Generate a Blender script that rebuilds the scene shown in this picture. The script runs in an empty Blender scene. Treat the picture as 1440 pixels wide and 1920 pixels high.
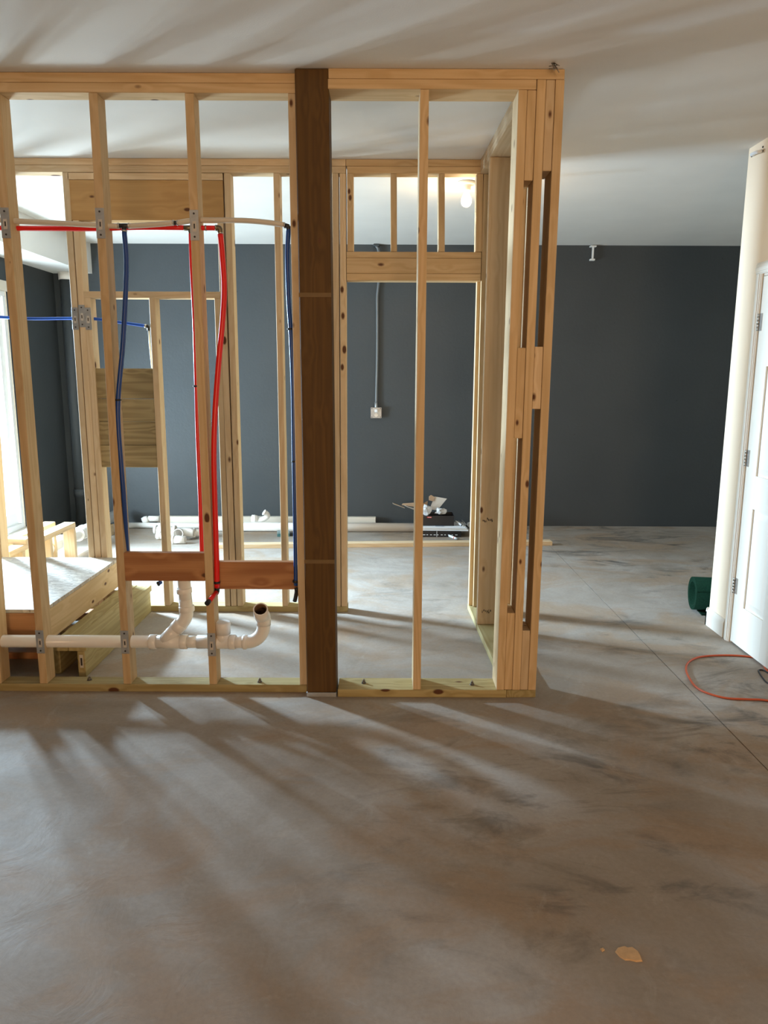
import bpy, bmesh, math, random
from mathutils import Vector, Matrix
random.seed(7)
C = bpy.context.scene.collection
SC = bpy.context.scene

# ------------------------------------------------------------------ camera
W, Hh = 1440.0, 1920.0
F_PX, PITCH, YAW, ROLL, CAM_H, CAM_D = 1387.003, 0.181649, -0.000566, 0.003969, 1.502025, 3.301012
_f = Vector((math.sin(YAW)*math.cos(PITCH), math.cos(YAW)*math.cos(PITCH), -math.sin(PITCH)))
_r = Vector((math.cos(YAW), -math.sin(YAW), 0)); _u = _r.cross(_f)
CR = _r*math.cos(ROLL) + _u*math.sin(ROLL); CU = -_r*math.sin(ROLL) + _u*math.cos(ROLL); CF = _f
CP = Vector((0, -CAM_D, CAM_H))
cd = bpy.data.cameras.new('camera'); cam = bpy.data.objects.new('camera', cd); C.objects.link(cam)
cd.sensor_fit = 'VERTICAL'; cd.sensor_height = 24.0; cd.lens = F_PX*24.0/Hh; cd.clip_start = 0.05
cam.matrix_world = Matrix(((CR.x, CU.x, -CF.x, CP.x), (CR.y, CU.y, -CF.y, CP.y), (CR.z, CU.z, -CF.z, CP.z), (0, 0, 0, 1)))
SC.camera = cam

# ------------------------------------------------------------------ world, lights, exposure
w = bpy.data.worlds.new('world'); SC.world = w; w.use_nodes = True
w.node_tree.nodes['Background'].inputs[0].default_value = (0.62, 0.80, 1.0, 1)
w.node_tree.nodes['Background'].inputs[1].default_value = 3.4
SC.view_settings.view_transform = 'Standard'; SC.view_settings.look = 'None'
SC.view_settings.gamma = 1.0; SC.view_settings.use_curve_mapping = False
SC.view_settings.exposure = 0.0

def area(name, loc, direction, sx, sy, power, col, spread=180):
    l = bpy.data.lights.new(name, 'AREA'); l.shape = 'RECTANGLE'; l.size = sx; l.size_y = sy
    l.energy = power; l.color = col; l.spread = math.radians(spread)
    o = bpy.data.objects.new(name, l); C.objects.link(o); o.location = loc
    o.rotation_euler = Vector(direction).to_track_quat('-Z', 'Z').to_euler()
    return o
# daylight through the sliding window in the left wall
area('window_daylight', (-4.15, 3.05, 1.95), (1, -.36, -.52), 0.15, 0.70, 430, (0.60, 0.80, 1.0), 105)
area('window_ground_bounce', (-3.45, 2.24, .75), (1, 0, .3), 0.7, 0.9, 180, (0.78, 0.92, 1.0))
# daylight and warm lamps in the part of the basement behind the camera
area('rear_window_daylight', (0.3, -7.6, 1.30), (0.05, 1, .16), 1.1, 1.2, 64, (1.0, 0.66, 0.38), 110)
area('rear_ceiling_lamp', (-1.2, -5.2, 2.70), (0, 0, -1), 0.6, 0.6, 6, (1.0, 0.60, 0.30))

# ------------------------------------------------------------------ helpers
def at(px, py, ax, v):
    """the point of the plane (x|y|z = v) seen at photo pixel (px, py)"""
    d = CR*(px-W/2) + CU*(Hh/2-py) + CF*F_PX
    t = (v-CP[ax])/d[ax]
    return CP + d*t

def tag(o, label=None, cat=None, group=None, kind=None):
    if label: o['label'] = label
    if cat: o['category'] = cat
    if group: o['group'] = group
    if kind: o['kind'] = kind
    return o
def empty(name, loc=(0, 0, 0), rz=0, **k):
    o = bpy.data.objects.new(name, None); C.objects.link(o); o.location = loc; o.rotation_euler = (0, 0, rz)
    o.empty_display_size = .1
    return tag(o, **k)
def link(name, bm, mat, parent=None, loc=None, smooth=False):
    me = bpy.data.meshes.new(name); bm.normal_update(); bm.to_mesh(me); bm.free()
    for m in (mat if isinstance(mat, (list, tuple)) else [mat]): me.materials.append(m)
    if smooth:
        for p in me.polygons: p.use_smooth = True
    o = bpy.data.objects.new(name, me); C.objects.link(o)
    if loc is not None: o.location = loc
    if parent is not None: o.parent = parent
    return o
def wloc(parent, v):
    """world point -> location below a chain of unrotated parents"""
    v = Vector(v); p = parent
    while p is not None:
        v = v - p.location; p = p.parent
    return v
def add_box(bm, x0, x1, y0, y1, z0, z1, bev=0.0, mi=0):
    vs = [bm.verts.new((x, y, z)) for x in (x0, x1) for y in (y0, y1) for z in (z0, z1)]
    idx = ((0,1,3,2), (4,6,7,5), (0,4,5,1), (2,3,7,6), (0,2,6,4), (1,5,7,3))
    fs = [bm.faces.new([vs[i] for i in f]) for f in idx]
    for f in fs: f.material_index = mi
    if bev:
        es = list({e for f in fs for e in f.edges})
        bmesh.ops.bevel(bm, geom=es, offset=bev, segments=1, affect='EDGES', profile=.5)
    return vs
def box(name, x0, x1, y0, y1, z0, z1, mat, parent=None, bev=0.0015, local=False, **k):
    """a box with its origin in its middle"""
    c = Vector(((x0+x1)/2, (y0+y1)/2, (z0+z1)/2))
    bm = bmesh.new(); add_box(bm, x0-c.x, x1-c.x, y0-c.y, y1-c.y, z0-c.z, z1-c.z, bev)
    loc = c if local else wloc(parent, c)
    return tag(link(name, bm, mat, parent, loc), **k)
def board(name, a, b, tx, ty, mat, parent=None, local=False, bev=0.002, side=None, **k):
    """lumber whose long axis runs from a to b; local z is the grain. tx, ty: thickness along the two cross axes."""
    a = Vector(a); b = Vector(b); d = (b-a); L = d.length; c = (a+b)/2
    z = d.normalized()
    ref = Vector(side) if side is not None else (Vector((1, 0, 0)) if abs(z.x) < .8 else Vector((0, 1, 0)))
    x = (ref - z*ref.dot(z)).normalized(); y = z.cross(x)
    bm = bmesh.new(); add_box(bm, -tx/2, tx/2, -ty/2, ty/2, -L/2, L/2, bev)
    o = link(name, bm, mat, parent)
    loc = c if local else wloc(parent, c)
    M = Matrix(((x.x, y.x, z.x, loc.x), (x.y, y.y, z.y, loc.y), (x.z, y.z, z.z, loc.z), (0, 0, 0, 1)))
    o.matrix_basis = M
    FRAMES[o] = (M.copy(), c.copy(), z.copy())
    return tag(o, **k)
FRAMES = {}
def smooth_path(pts, n=8):
    pts = [Vector(p) for p in pts]
    if len(pts) < 3: return pts
    P = [pts[0]*2-pts[1]] + pts + [pts[-1]*2-pts[-2]]; out = []
    for i in range(1, len(P)-2):
        for k in range(n):
            t = k/n; a, b, c, d = P[i-1:i+3]
            out.append(.5*((2*b)+(c-a)*t+(2*a-5*b+4*c-d)*t*t+(3*b-a-3*c+d)*t**3))
    out.append(pts[-1]); return out
def arc(p, d1, d2, r, n=8):
    """bend points: arrives at corner p along d1, leaves along d2"""
    d1 = Vector(d1).normalized(); d2 = Vector(d2).normalized(); p = Vector(p)
    th = d1.angle(d2); tl = r*math.tan(th/2); a = p-d1*tl; b = p+d2*tl; out = []
    n1 = (d2-d1*d1.dot(d2)).normalized(); c = a+n1*r
    for i in range(n+1):
        ph = th*i/n; out.append(c - n1*r*math.cos(ph) + d1*r*math.sin(ph))
    return out
def sweep(bm, pts, r, n=14, cap=True, inner=None, mi=0, mi_in=None):
    pts = [Vector(p) for p in pts]; rings = []
    rr = r if isinstance(r, (list, tuple)) else [r]*len(pts)
    t = (pts[1]-pts[0]).normalized(); up = Vector((0, 0, 1)) if abs(t.z) < .9 else Vector((1, 0, 0))
    x = t.cross(up).normalized()
    frames = []
    for i, p in enumerate(pts):
        if i == 0: tt = pts[1]-p
        elif i == len(pts)-1: tt = p-pts[i-1]
        else: tt = (pts[i+1]-p).normalized()+(p-pts[i-1]).normalized()
        tt.normalize(); x = (x-tt*x.dot(tt)).normalized(); y = tt.cross(x); frames.append((p, x.copy(), y.copy()))
    def mk(rad):
        R = []
        for i, (p, x, y) in enumerate(frames):
            q = rad[i]; R.append([bm.verts.new(p+x*(q*math.cos(2*math.pi*k/n))+y*(q*math.sin(2*math.pi*k/n))) for k in range(n)])
        return R
    O = mk(rr)
    def skin(R, flip, m):
        for i in range(len(R)-1):
            for k in range(n):
                q = [R[i][k], R[i][(k+1) % n], R[i+1][(k+1) % n], R[i+1][k]]
                f = bm.faces.new(q[::-1] if flip else q); f.smooth = True; f.material_index = m
    skin(O, False, mi)
    if inner:
        I = mk([q-inner for q in rr]); skin(I, True, mi if mi_in is None else mi_in)
        for e in (0, -1):
            for k in range(n):
                q = [O[e][k], O[e][(k+1) % n], I[e][(k+1) % n], I[e][k]]
                f = bm.faces.new(q[::-1] if e == 0 else q); f.material_index = mi
    elif cap:
        f = bm.faces.new(O[0][::-1]); f.material_index = mi; f = bm.faces.new(O[-1]); f.material_index = mi
def tube(name, pts, r, mat, parent=None, n=14, inner=None, smooth_n=0, mats=None, **k):
    if smooth_n: pts = smooth_path(pts, smooth_n)
    pts = [Vector(p) for p in pts]; o0 = pts[0].copy()
    bm = bmesh.new(); sweep(bm, [p-o0 for p in pts], r, n, inner=inner, mi_in=(1 if mats else None))
    o = link(name, bm, mats or mat, parent, wloc(parent, o0))
    return tag(o, **k)
def ring(name, p, d, r, L, mat, parent, **k):
    """short sleeve centred on p along d"""
    p = Vector(p); d = Vector(d).normalized()
    return tube(name, [p-d*L/2, p-d*(L/2-.002), p+d*(L/2-.002), p+d*L/2], [r-.002, r, r, r-.002], mat, parent, 18, **k)

# ------------------------------------------------------------------ materials
def newmat(name):
    m = bpy.data.materials.new(name); m.use_nodes = True; nt = m.node_tree
    return m, nt, nt.nodes['Principled BSDF']
def N(nt, t, **k):
    n = nt.nodes.new(t)
    for a, b in k.items(): setattr(n, a, b)
    return n
def plain(name, col, rough=.5, metal=0, spec=.5, noise=.0, scale=20, bump=0, bscale=200, trans=0):
    m, nt, b = newmat(name)
    b.inputs['Base Color'].default_value = (*col, 1); b.inputs['Roughness'].default_value = rough
    b.inputs['Metallic'].default_value = metal; b.inputs['Specular IOR Level'].default_value = spec
    if trans: b.inputs['Transmission Weight'].default_value = trans
    tc = N(nt, 'ShaderNodeTexCoord')
    if noise:
        n = N(nt, 'ShaderNodeTexNoise'); n.inputs['Scale'].default_value = scale; n.inputs['Detail'].default_value = 6
        nt.links.new(tc.outputs['Object'], n.inputs['Vector'])
        r = N(nt, 'ShaderNodeValToRGB'); r.color_ramp.elements[0].position = .3; r.color_ramp.elements[1].position = .7
        r.color_ramp.elements[0].color = (*[c*(1-noise) for c in col], 1); r.color_ramp.elements[1].color = (*[min(1, c*(1+noise*.6)) for c in col], 1)
        nt.links.new(n.outputs['Fac'], r.inputs[0]); nt.links.new(r.outputs[0], b.inputs['Base Color'])
    if bump:
        n = N(nt, 'ShaderNodeTexNoise'); n.inputs['Scale'].default_value = bscale; n.inputs['Detail'].default_value = 3
        nt.links.new(tc.outputs['Object'], n.inputs['Vector'])
        bp = N(nt, 'ShaderNodeBump'); bp.inputs['Strength'].default_value = bump; bp.inputs['Distance'].default_value = .002
        nt.links.new(n.outputs['Fac'], bp.inputs['Height']); nt.links.new(bp.outputs[0], b.inputs['Normal'])
    return m
def wood(name, light, dark, knot=(.10, .035, .012), var=.10, ringscale=9., knots=.85, rough=.62, contrast=1.0):
    """sawn lumber: grain runs along each board's own local z, offset at random per board"""
    m, nt, b = newmat(name); L = nt.links
    b.inputs['Roughness'].default_value = rough; b.inputs['Specular IOR Level'].default_value = .3
    tc = N(nt, 'ShaderNodeTexCoord'); oi = N(nt, 'ShaderNodeObjectInfo')
    mul = N(nt, 'ShaderNodeVectorMath', operation='SCALE'); L.new(oi.outputs['Random'], mul.inputs[3]); mul.inputs[0].default_value = (37, 53, 91)
    add = N(nt, 'ShaderNodeVectorMath', operation='ADD'); L.new(tc.outputs['Object'], add.inputs[0]); L.new(mul.outputs[0], add.inputs[1])
    # knots: cells of a voronoi, stretched a little along the board
    mk = N(nt, 'ShaderNodeMapping'); mk.inputs['Scale'].default_value = (11, 11, 5.5); L.new(add.outputs[0], mk.inputs[0])
    vo = N(nt, 'ShaderNodeTexVoronoi'); vo.inputs['Scale'].default_value = 1.0; L.new(mk.outputs[0], vo.inputs['Vector'])
    cellr = N(nt, 'ShaderNodeSeparateColor'); L.new(vo.outputs['Color'], cellr.inputs[0])
    # warp of the grain around knots
    near = N(nt, 'ShaderNodeMapRange'); near.inputs[1].default_value = 0; near.inputs[2].default_value = .40; near.inputs[3].default_value = 1; near.inputs[4].default_value = 0
    L.new(vo.outputs['Distance'], near.inputs[0])
    mg = N(nt, 'ShaderNodeMapping'); mg.inputs['Scale'].default_value = (ringscale, ringscale, .55); L.new(add.outputs[0], mg.inputs[0])
    n1 = N(nt, 'ShaderNodeTexNoise'); n1.inputs['Scale'].default_value = 1.0; n1.inputs['Detail'].default_value = 2; n1.inputs['Roughness'].default_value = .4
    L.new(mg.outputs[0], n1.inputs['Vector'])
    ma = N(nt, 'ShaderNodeMath', operation='MULTIPLY_ADD'); L.new(near.outputs[0], ma.inputs[0]); ma.inputs[1].default_value = .10; L.new(n1.outputs['Fac'], ma.inputs[2])
    m30 = N(nt, 'ShaderNodeMath', operation='MULTIPLY'); L.new(ma.outputs[0], m30.inputs[0]); m30.inputs[1].default_value = 62
    sn = N(nt, 'ShaderNodeMath', operation='SINE'); L.new(m30.outputs[0], sn.inputs[0])
    mr = N(nt, 'ShaderNodeMapRange'); mr.inputs[1].default_value = -1; mr.inputs[2].default_value = 1; L.new(sn.outputs[0], mr.inputs[0])
    mf = N(nt, 'ShaderNodeMapping'); mf.inputs['Scale'].default_value = (260, 260, 5); L.new(add.outputs[0], mf.inputs[0])
    n2 = N(nt, 'ShaderNodeTexNoise'); n2.inputs['Scale'].default_value = 1; n2.inputs['Detail'].default_value = 3; L.new(mf.outputs[0], n2.inputs['Vector'])
    mixf = N(nt, 'ShaderNodeMath', operation='MULTIPLY_ADD'); L.new(n2.outputs['Fac'], mixf.inputs[0]); mixf.inputs[1].default_value = .6
    mm = N(nt, 'ShaderNodeMath', operation='MULTIPLY'); L.new(mr.outputs[0], mm.inputs[0]); mm.inputs[1].default_value = .42*contrast; L.new(mm.outputs[0], mixf.inputs[2])
    cr = N(nt, 'ShaderNodeMix', data_type='RGBA'); cr.inputs['A'].default_value = (*light, 1); cr.inputs['B'].default_value = (*dark, 1)
    L.new(mixf.outputs[0], cr.inputs['Factor'])
    # broad blotches and board to board variation
    n3 = N(nt, 'ShaderNodeTexNoise'); n3.inputs['Scale'].default_value = 2.2; n3.inputs['Detail'].default_value = 2; L.new(add.outputs[0], n3.inputs['Vector'])
    hs = N(nt, 'ShaderNodeHueSaturation')
    v1 = N(nt, 'ShaderNodeMath', operation='MULTIPLY_ADD'); L.new(oi.outputs['Random'], v1.inputs[0]); v1.inputs[1].default_value = var*2; v1.inputs[2].default_value = 1-var-.12
    v2 = N(nt, 'ShaderNodeMath', operation='MULTIPLY_ADD'); L.new(n3.outputs['Fac'], v2.inputs[0]); v2.inputs[1].default_value = .24; L.new(v1.outputs[0], v2.inputs[2])
    L.new(v2.outputs[0], hs.inputs['Value']); L.new(cr.outputs['Result'], hs.inputs['Color'])
    # knot mask
    ksz = N(nt, 'ShaderNodeMath', operation='MULTIPLY'); L.new(cellr.outputs[0], ksz.inputs[0]); ksz.inputs[1].default_value = .15
    kd = N(nt, 'ShaderNodeMath', operation='SUBTRACT'); L.new(ksz.outputs[0], kd.inputs[0]); L.new(vo.outputs['Distance'], kd.inputs[1])
    kr = N(nt, 'ShaderNodeMapRange'); kr.inputs[1].default_value = -.035; kr.inputs[2].default_value = .02; L.new(kd.outputs[0], kr.inputs[0])
    gt = N(nt, 'ShaderNodeMath', operation='LESS_THAN'); L.new(cellr.outputs[1], gt.inputs[0]); gt.inputs[1].default_value = knots
    km = N(nt, 'ShaderNodeMath', operation='MULTIPLY'); L.new(kr.outputs[0], km.inputs[0]); L.new(gt.outputs[0], km.inputs[1])
    mk2 = N(nt, 'ShaderNodeMix', data_type='RGBA'); mk2.inputs['B'].default_value = (*knot, 1); L.new(hs.outputs[0], mk2.inputs['A']); L.new(km.outputs[0], mk2.inputs['Factor'])
    L.new(mk2.outputs['Result'], b.inputs['Base Color'])
    bp = N(nt, 'ShaderNodeBump'); bp.inputs['Strength'].default_value = .25; bp.inputs['Distance'].default_value = .002
    L.new(mixf.outputs[0], bp.inputs['Height']); L.new(bp.outputs[0], b.inputs['Normal'])
    return m

PINE = wood('pine_lumber', (.66, .48, .28), (.50, .33, .16))
PINE_PALE = wood('pale_pine_lumber', (.70, .54, .35), (.56, .39, .22), knots=.8)
PINE_RED = wood('heartwood_board', (.50, .25, .105), (.30, .12, .045), ringscale=5, contrast=1.5, var=.05)
TREATED = wood('treated_lumber', (.47, .38, .19), (.32, .245, .10), contrast=1.3, knots=.35)
POSTW = wood('treated_post_wood', (.115, .056, .009), (.070, .031, .004), ringscale=11, contrast=1.2, knots=.35, var=.02)
DARKB = wood('weathered_board', (.42, .33, .17), (.24, .175, .085), ringscale=9, contrast=1.4, knots=.3, var=.10)
HEADW = wood('header_board_wood', (.52, .32, .13), (.38, .21, .075), ringscale=4, contrast=.9, knots=.8, var=.02)
CEIL = plain('ceiling_paint', (.77, .755, .725), .9, spec=.2, noise=.03, scale=3, bump=.35, bscale=160)
WHITEW = plain('white_wall_paint', (.82, .67, .50), .75, spec=.3, noise=.02, scale=2, bump=.15, bscale=120)
TRIMW = plain('white_trim_paint', (.72, .66, .57), .4)
VINYL = plain('white_window_vinyl', (.82, .84, .85), .35)
PVC = plain('white_pvc', (.80, .77, .73), .28, noise=.03, scale=6)
PVCIN = plain('muddy_pipe_inside', (.16, .085, .04), .8, noise=.5, scale=60)
STEEL = plain('galvanised_steel', (.42, .43, .44), .45, metal=.75, noise=.12, scale=40)
NICKEL = plain('satin_nickel', (.50, .48, .45), .35, metal=.9)
BRASSD = plain('dark_brass', (.20, .16, .10), .4, metal=.8)
BLACKP = plain('black_plastic', (.012, .012, .014), .45)
REDP = plain('red_pex', (.78, .012, .010), .35)
BLUEP = plain('blue_pex', (.010, .055, .25), .35)
BLUEL = plain('bright_blue_pex', (.015, .10, .55), .35)
WPEX = plain('ivory_pex', (.62, .55, .45), .4)
GREENC = plain('green_carpet', (.004, .022, .011), .95, spec=.1, noise=.4, scale=120, bump=1, bscale=500)
ORANGE = plain('orange_cord_rubber', (.55, .10, .035), .5)
CARD = plain('plain_cardboard', (.40, .27, .17), .85, noise=.08, scale=30)
CARDW = plain('cardboard_liner', (.55, .50, .44), .8)
BOXB = plain('black_printed_card', (.014, .014, .016), .4)
REDLAB = plain('red_label_print', (.60, .03, .015), .5)
PAPER = plain('white_paper', (.75, .78, .82), .6)
PLASTIC = plain('clear_plastic_bag', (.72, .74, .76), .25, noise=.2, scale=30)
TEAL = plain('teal_plastic', (.05, .16, .17), .4)
INK = plain('printed_ink', (.03, .025, .025), .6)
MORTAR = plain('dried_beige_compound', (.62, .40, .21), .9, noise=.12, scale=50, bump=.8, bscale=120)
CONDUIT = plain('grey_painted_conduit', (.15, .165, .175), .4)
SCREWM = plain('screw_metal', (.25, .22, .19), .4, metal=.9)

def greywall():
    m, nt, b = newmat('charcoal_wall_paint'); L = nt.links
    tc = N(nt, 'ShaderNodeTexCoord')
    n = N(nt, 'ShaderNodeTexNoise'); n.inputs['Scale'].default_value = 1.3; n.inputs['Detail'].default_value = 5; L.new(tc.outputs['Object'], n.inputs['Vector'])
    r = N(nt, 'ShaderNodeValToRGB'); r.color_ramp.elements[0].position = .35; r.color_ramp.elements[1].position = .65
    r.color_ramp.elements[0].color = (.052, .060, .066, 1); r.color_ramp.elements[1].color = (.059, .067, .073, 1)
    L.new(n.outputs['Fac'], r.inputs[0])
    v = N(nt, 'ShaderNodeTexVoronoi'); v.inputs['Scale'].default_value = 9; L.new(tc.outputs['Object'], v.inputs['Vector'])
    lt = N(nt, 'ShaderNodeMath', operation='LESS_THAN'); L.new(v.outputs['Distance'], lt.inputs[0]); lt.inputs[1].default_value = .05
    sc = N(nt, 'ShaderNodeSeparateColor'); L.new(v.outputs['Color'], sc.inputs[0])
    l2 = N(nt, 'ShaderNodeMath', operation='LESS_THAN'); L.new(sc.outputs[0], l2.inputs[0]); l2.inputs[1].default_value = .12
    mu = N(nt, 'ShaderNodeMath', operation='MULTIPLY'); L.new(lt.outputs[0], mu.inputs[0]); L.new(l2.outputs[0], mu.inputs[1])
    mx = N(nt, 'ShaderNodeMix', data_type='RGBA'); mx.inputs['B'].default_value = (.03, .034, .038, 1); L.new(mu.outputs[0], mx.inputs['Factor']); L.new(r.outputs[0], mx.inputs['A'])
    L.new(mx.outputs['Result'], b.inputs['Base Color']); b.inputs['Roughness'].default_value = .55; b.inputs['Specular IOR Level'].default_value = .3
    n2 = N(nt, 'ShaderNodeTexNoise'); n2.inputs['Scale'].default_value = 45; n2.inputs['Detail'].default_value = 4; L.new(tc.outputs['Object'], n2.inputs['Vector'])
    bp = N(nt, 'ShaderNodeBump'); bp.inputs['Strength'].default_value = .35; bp.inputs['Distance'].default_value = .004; L.new(n2.outputs['Fac'], bp.inputs['Height']); L.new(bp.outputs[0], b.inputs['Normal'])
    return m
GREYW = greywall()

def concrete():
    m, nt, b = newmat('stained_concrete'); L = nt.links
    tc = N(nt, 'ShaderNodeTexCoord')
    def noise(scale, detail, rough=.55, dist=0, vec=None, sc3=None):
        mp = N(nt, 'ShaderNodeMapping'); mp.inputs['Scale'].default_value = sc3 or (1, 1, 1); L.new(tc.outputs['Object'], mp.inputs[0])
        n = N(nt, 'ShaderNodeTexNoise'); n.inputs['Scale'].default_value = scale; n.inputs['Detail'].default_value = detail
        n.inputs['Roughness'].default_value = rough; n.inputs['Distortion'].default_value = dist; L.new(mp.outputs[0], n.inputs['Vector']); return n
    def ramp(src, p0, p1, c0=(0, 0, 0, 1), c1=(1, 1, 1, 1)):
        r = N(nt, 'ShaderNodeValToRGB'); r.color_ramp.elements[0].position = p0; r.color_ramp.elements[1].position = p1
        r.color_ramp.elements[0].color = c0; r.color_ramp.elements[1].color = c1; L.new(src, r.inputs[0]); return r
    def mix(fac, a, bb, k=1.0):
        x = N(nt, 'ShaderNodeMix', data_type='RGBA')
        if k != 1.0:
            mu = N(nt, 'ShaderNodeMath', operation='MULTIPLY'); L.new(fac, mu.inputs[0]); mu.inputs[1].default_value = k; fac = mu.outputs[0]
        L.new(fac, x.inputs['Factor'])
        for s, v in (('A', a), ('B', bb)):
            if isinstance(v, tuple): x.inputs[s].default_value = v
            else: L.new(v, x.inputs[s])
        return x.outputs['Result']
    base = ramp(noise(1.1, 6, .6, .6).outputs['Fac'], .35, .65, (.285, .235, .185, 1), (.410, .365, .320, 1)).outputs[0]
    tan = ramp(noise(1.5, 8, .62, .9, sc3=(1, 1.5, 1)).outputs['Fac'], .47, .60)
    c = mix(tan.outputs[0], base, (.335, .230, .145, 1), .62)
    # dark trowel stains: sparse, more of them right of the partition
    dk = ramp(noise(2.1, 9, .66, 1.3, sc3=(1, 2.0, 1)).outputs['Fac'], .50, .66)
    sx = N(nt, 'ShaderNodeSeparateXYZ'); L.new(tc.outputs['Object'], sx.inputs[0])
    mrx = N(nt, 'ShaderNodeMapRange'); mrx.inputs[1].default_value = -.6; mrx.inputs[2].default_value = 1.1; mrx.inputs[3].default_value = .12; mrx.inputs[4].default_value = 1; L.new(sx.outputs[0], mrx.inputs[0])
    big = ramp(noise(.8, 4, .5, .4).outputs['Fac'], .40, .56)
    mu0 = N(nt, 'ShaderNodeMath', operation='MULTIPLY'); L.new(dk.outputs[0], mu0.inputs[0]); L.new(big.outputs[0], mu0.inputs[1])
    mu = N(nt, 'ShaderNodeMath', operation='MULTIPLY'); L.new(mu0.outputs[0], mu.inputs[0]); L.new(mrx.outputs[0], mu.inputs[1])
    c = mix(mu.outputs[0], c, (.085, .078, .068, 1), .85)
    lt = ramp(noise(6, 6, .7, .8).outputs['Fac'], .60, .72)
    c = mix(lt.outputs[0], c, (.50, .46, .40, 1), .30)
    fine = ramp(noise(60, 5, .7).outputs['Fac'], .3, .7, (.82, .82, .82, 1), (1.08, 1.08, 1.08, 1))
    mm = N(nt, 'ShaderNodeMix', data_type='RGBA', blend_type='MULTIPLY'); mm.inputs['Factor'].default_value = .6; L.new(c, mm.inputs['A']); L.new(fine.outputs[0], mm.inputs['B'])
    L.new(mm.outputs['Result'], b.inputs['Base Color'])
    rr = ramp(noise(3, 6, .6).outputs['Fac'], .3, .7, (.62, .62, .62, 1), (.82, .82, .82, 1)); L.new(rr.outputs[0], b.inputs['Roughness'])
    b.inputs['Specular IOR Level'].default_value = .30
    h1 = noise(5, 10, .62, 1.0); bp = N(nt, 'ShaderNodeBump'); bp.inputs['Strength'].default_value = .22; bp.inputs['Distance'].default_value = .02
    L.new(h1.outputs['Fac'], bp.inputs['Height']); L.new(bp.outputs[0], b.inputs['Normal'])
    return m
CONC = concrete()

def osb():
    m, nt, b = newmat('osb_strands'); L = nt.links
    tc = N(nt, 'ShaderNodeTexCoord')
    mp = N(nt, 'ShaderNodeMapping'); mp.inputs['Scale'].default_value = (1, 2.2, 1); L.new(tc.outputs['Object'], mp.inputs[0])
    n = N(nt, 'ShaderNodeTexNoise'); n.inputs['Scale'].default_value = 9; n.inputs['Detail'].default_value = 3; L.new(mp.outputs[0], n.inputs['Vector'])
    ad = N(nt, 'ShaderNodeMix', data_type='VECTOR'); ad.inputs['Factor'].default_value = .12; L.new(mp.outputs[0], ad.inputs['A']); L.new(n.outputs['Color'], ad.inputs['B'])
    v = N(nt, 'ShaderNodeTexVoronoi'); v.inputs['Scale'].default_value = 42; L.new(ad.outputs['Result'], v.inputs['Vector'])
    s = N(nt, 'ShaderNodeSeparateColor'); L.new(v.outputs['Color'], s.inputs[0])
    r = N(nt, 'ShaderNodeValToRGB'); r.color_ramp.elements[0].color = (.30, .24, .18, 1); r.color_ramp.elements[1].color = (.60, .52, .42, 1)
    L.new(s.outputs[0], r.inputs[0]); L.new(r.outputs[0], b.inputs['Base Color']); b.inputs['Roughness'].default_value = .55
    bp = N(nt, 'ShaderNodeBump'); bp.inputs['Strength'].default_value = .4; bp.inputs['Distance'].default_value = .002; L.new(s.outputs[1], bp.inputs['Height']); L.new(bp.outputs[0], b.inputs['Normal'])
    return m
OSB = osb()
def glass():
    m = bpy.data.materials.new('window_glass'); m.use_nodes = True; nt = m.node_tree; nt.nodes.clear()
    o = N(nt, 'ShaderNodeOutputMaterial'); mx = N(nt, 'ShaderNodeMixShader'); t = N(nt, 'ShaderNodeBsdfTransparent'); g = N(nt, 'ShaderNodeBsdfGlossy')
    g.inputs['Roughness'].default_value = .02; t.inputs[0].default_value = (.93, .96, .97, 1)
    lw_ = N(nt, 'ShaderNodeLayerWeight'); lw_.inputs[0].default_value = .5
    pw = N(nt, 'ShaderNodeMath', operation='POWER'); nt.links.new(lw_.outputs['Facing'], pw.inputs[0]); pw.inputs[1].default_value = 5
    f = N(nt, 'ShaderNodeMath', operation='MULTIPLY_ADD'); nt.links.new(pw.outputs[0], f.inputs[0]); f.inputs[1].default_value = .7; f.inputs[2].default_value = .03
    nt.links.new(f.outputs[0], mx.inputs[0]); nt.links.new(t.outputs[0], mx.inputs[1]); nt.links.new(g.outputs[0], mx.inputs[2]); nt.links.new(mx.outputs[0], o.inputs[0])
    return m
GLASS = glass()
def glow(name, col, s):
    m, nt, b = newmat(name); b.inputs['Base Color'].default_value = (.9, .9, .85, 1)
    b.inputs['Emission Color'].default_value = (*col, 1); b.inputs['Emission Strength'].default_value = s; return m
BULB = glow('lit_bulb_glass', (1.0, .80, .50), 30)

# ------------------------------------------------------------------ the setting
HC = 2.74; YG = 4.12; XL = -3.2; XR = 2.0; XF = 5.2; YR = -7.8; JX = 1.496
bm = bmesh.new()   # slab with the sawn control joint as a real groove
add_box(bm, XL-.1, JX-.0025, YR-.1, YG+.1, -.12, 0); add_box(bm, JX+.0025, XF+.1, YR-.1, YG+.1, -.12, 0); add_box(bm, JX-.0025, JX+.0025, YR-.1, YG+.1, -.12, -.012)
tag(link('floor', bm, CONC), kind='structure')
box('ceiling', XL-.1, XF+.1, YR-.1, YG+.1, HC, HC+.15, CEIL, bev=0, kind='structure')
box('wall_back', XL-.1, XF+.1, YG, YG+.15, 0, HC, GREYW, bev=0, kind='structure')
WY0, WY1, WZ0, WZ1 = 0.70, 3.13, .17, 2.19
bm = bmesh.new()
add_box(bm, XL-.15, XL, YR-.1, WY0, 0, HC); add_box(bm, XL-.15, XL, WY1, YG, 0, HC)
add_box(bm, XL-.15, XL, WY0, WY1, 0, WZ0); add_box(bm, XL-.15, XL, WY0, WY1, WZ1, HC)
tag(link('wall_left', bm, GREYW), kind='structure')
box('wall_rear', XL-.1, XF+.1, YR-.12, YR, 0, HC, WHITEW, bev=0, kind='structure')
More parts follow.
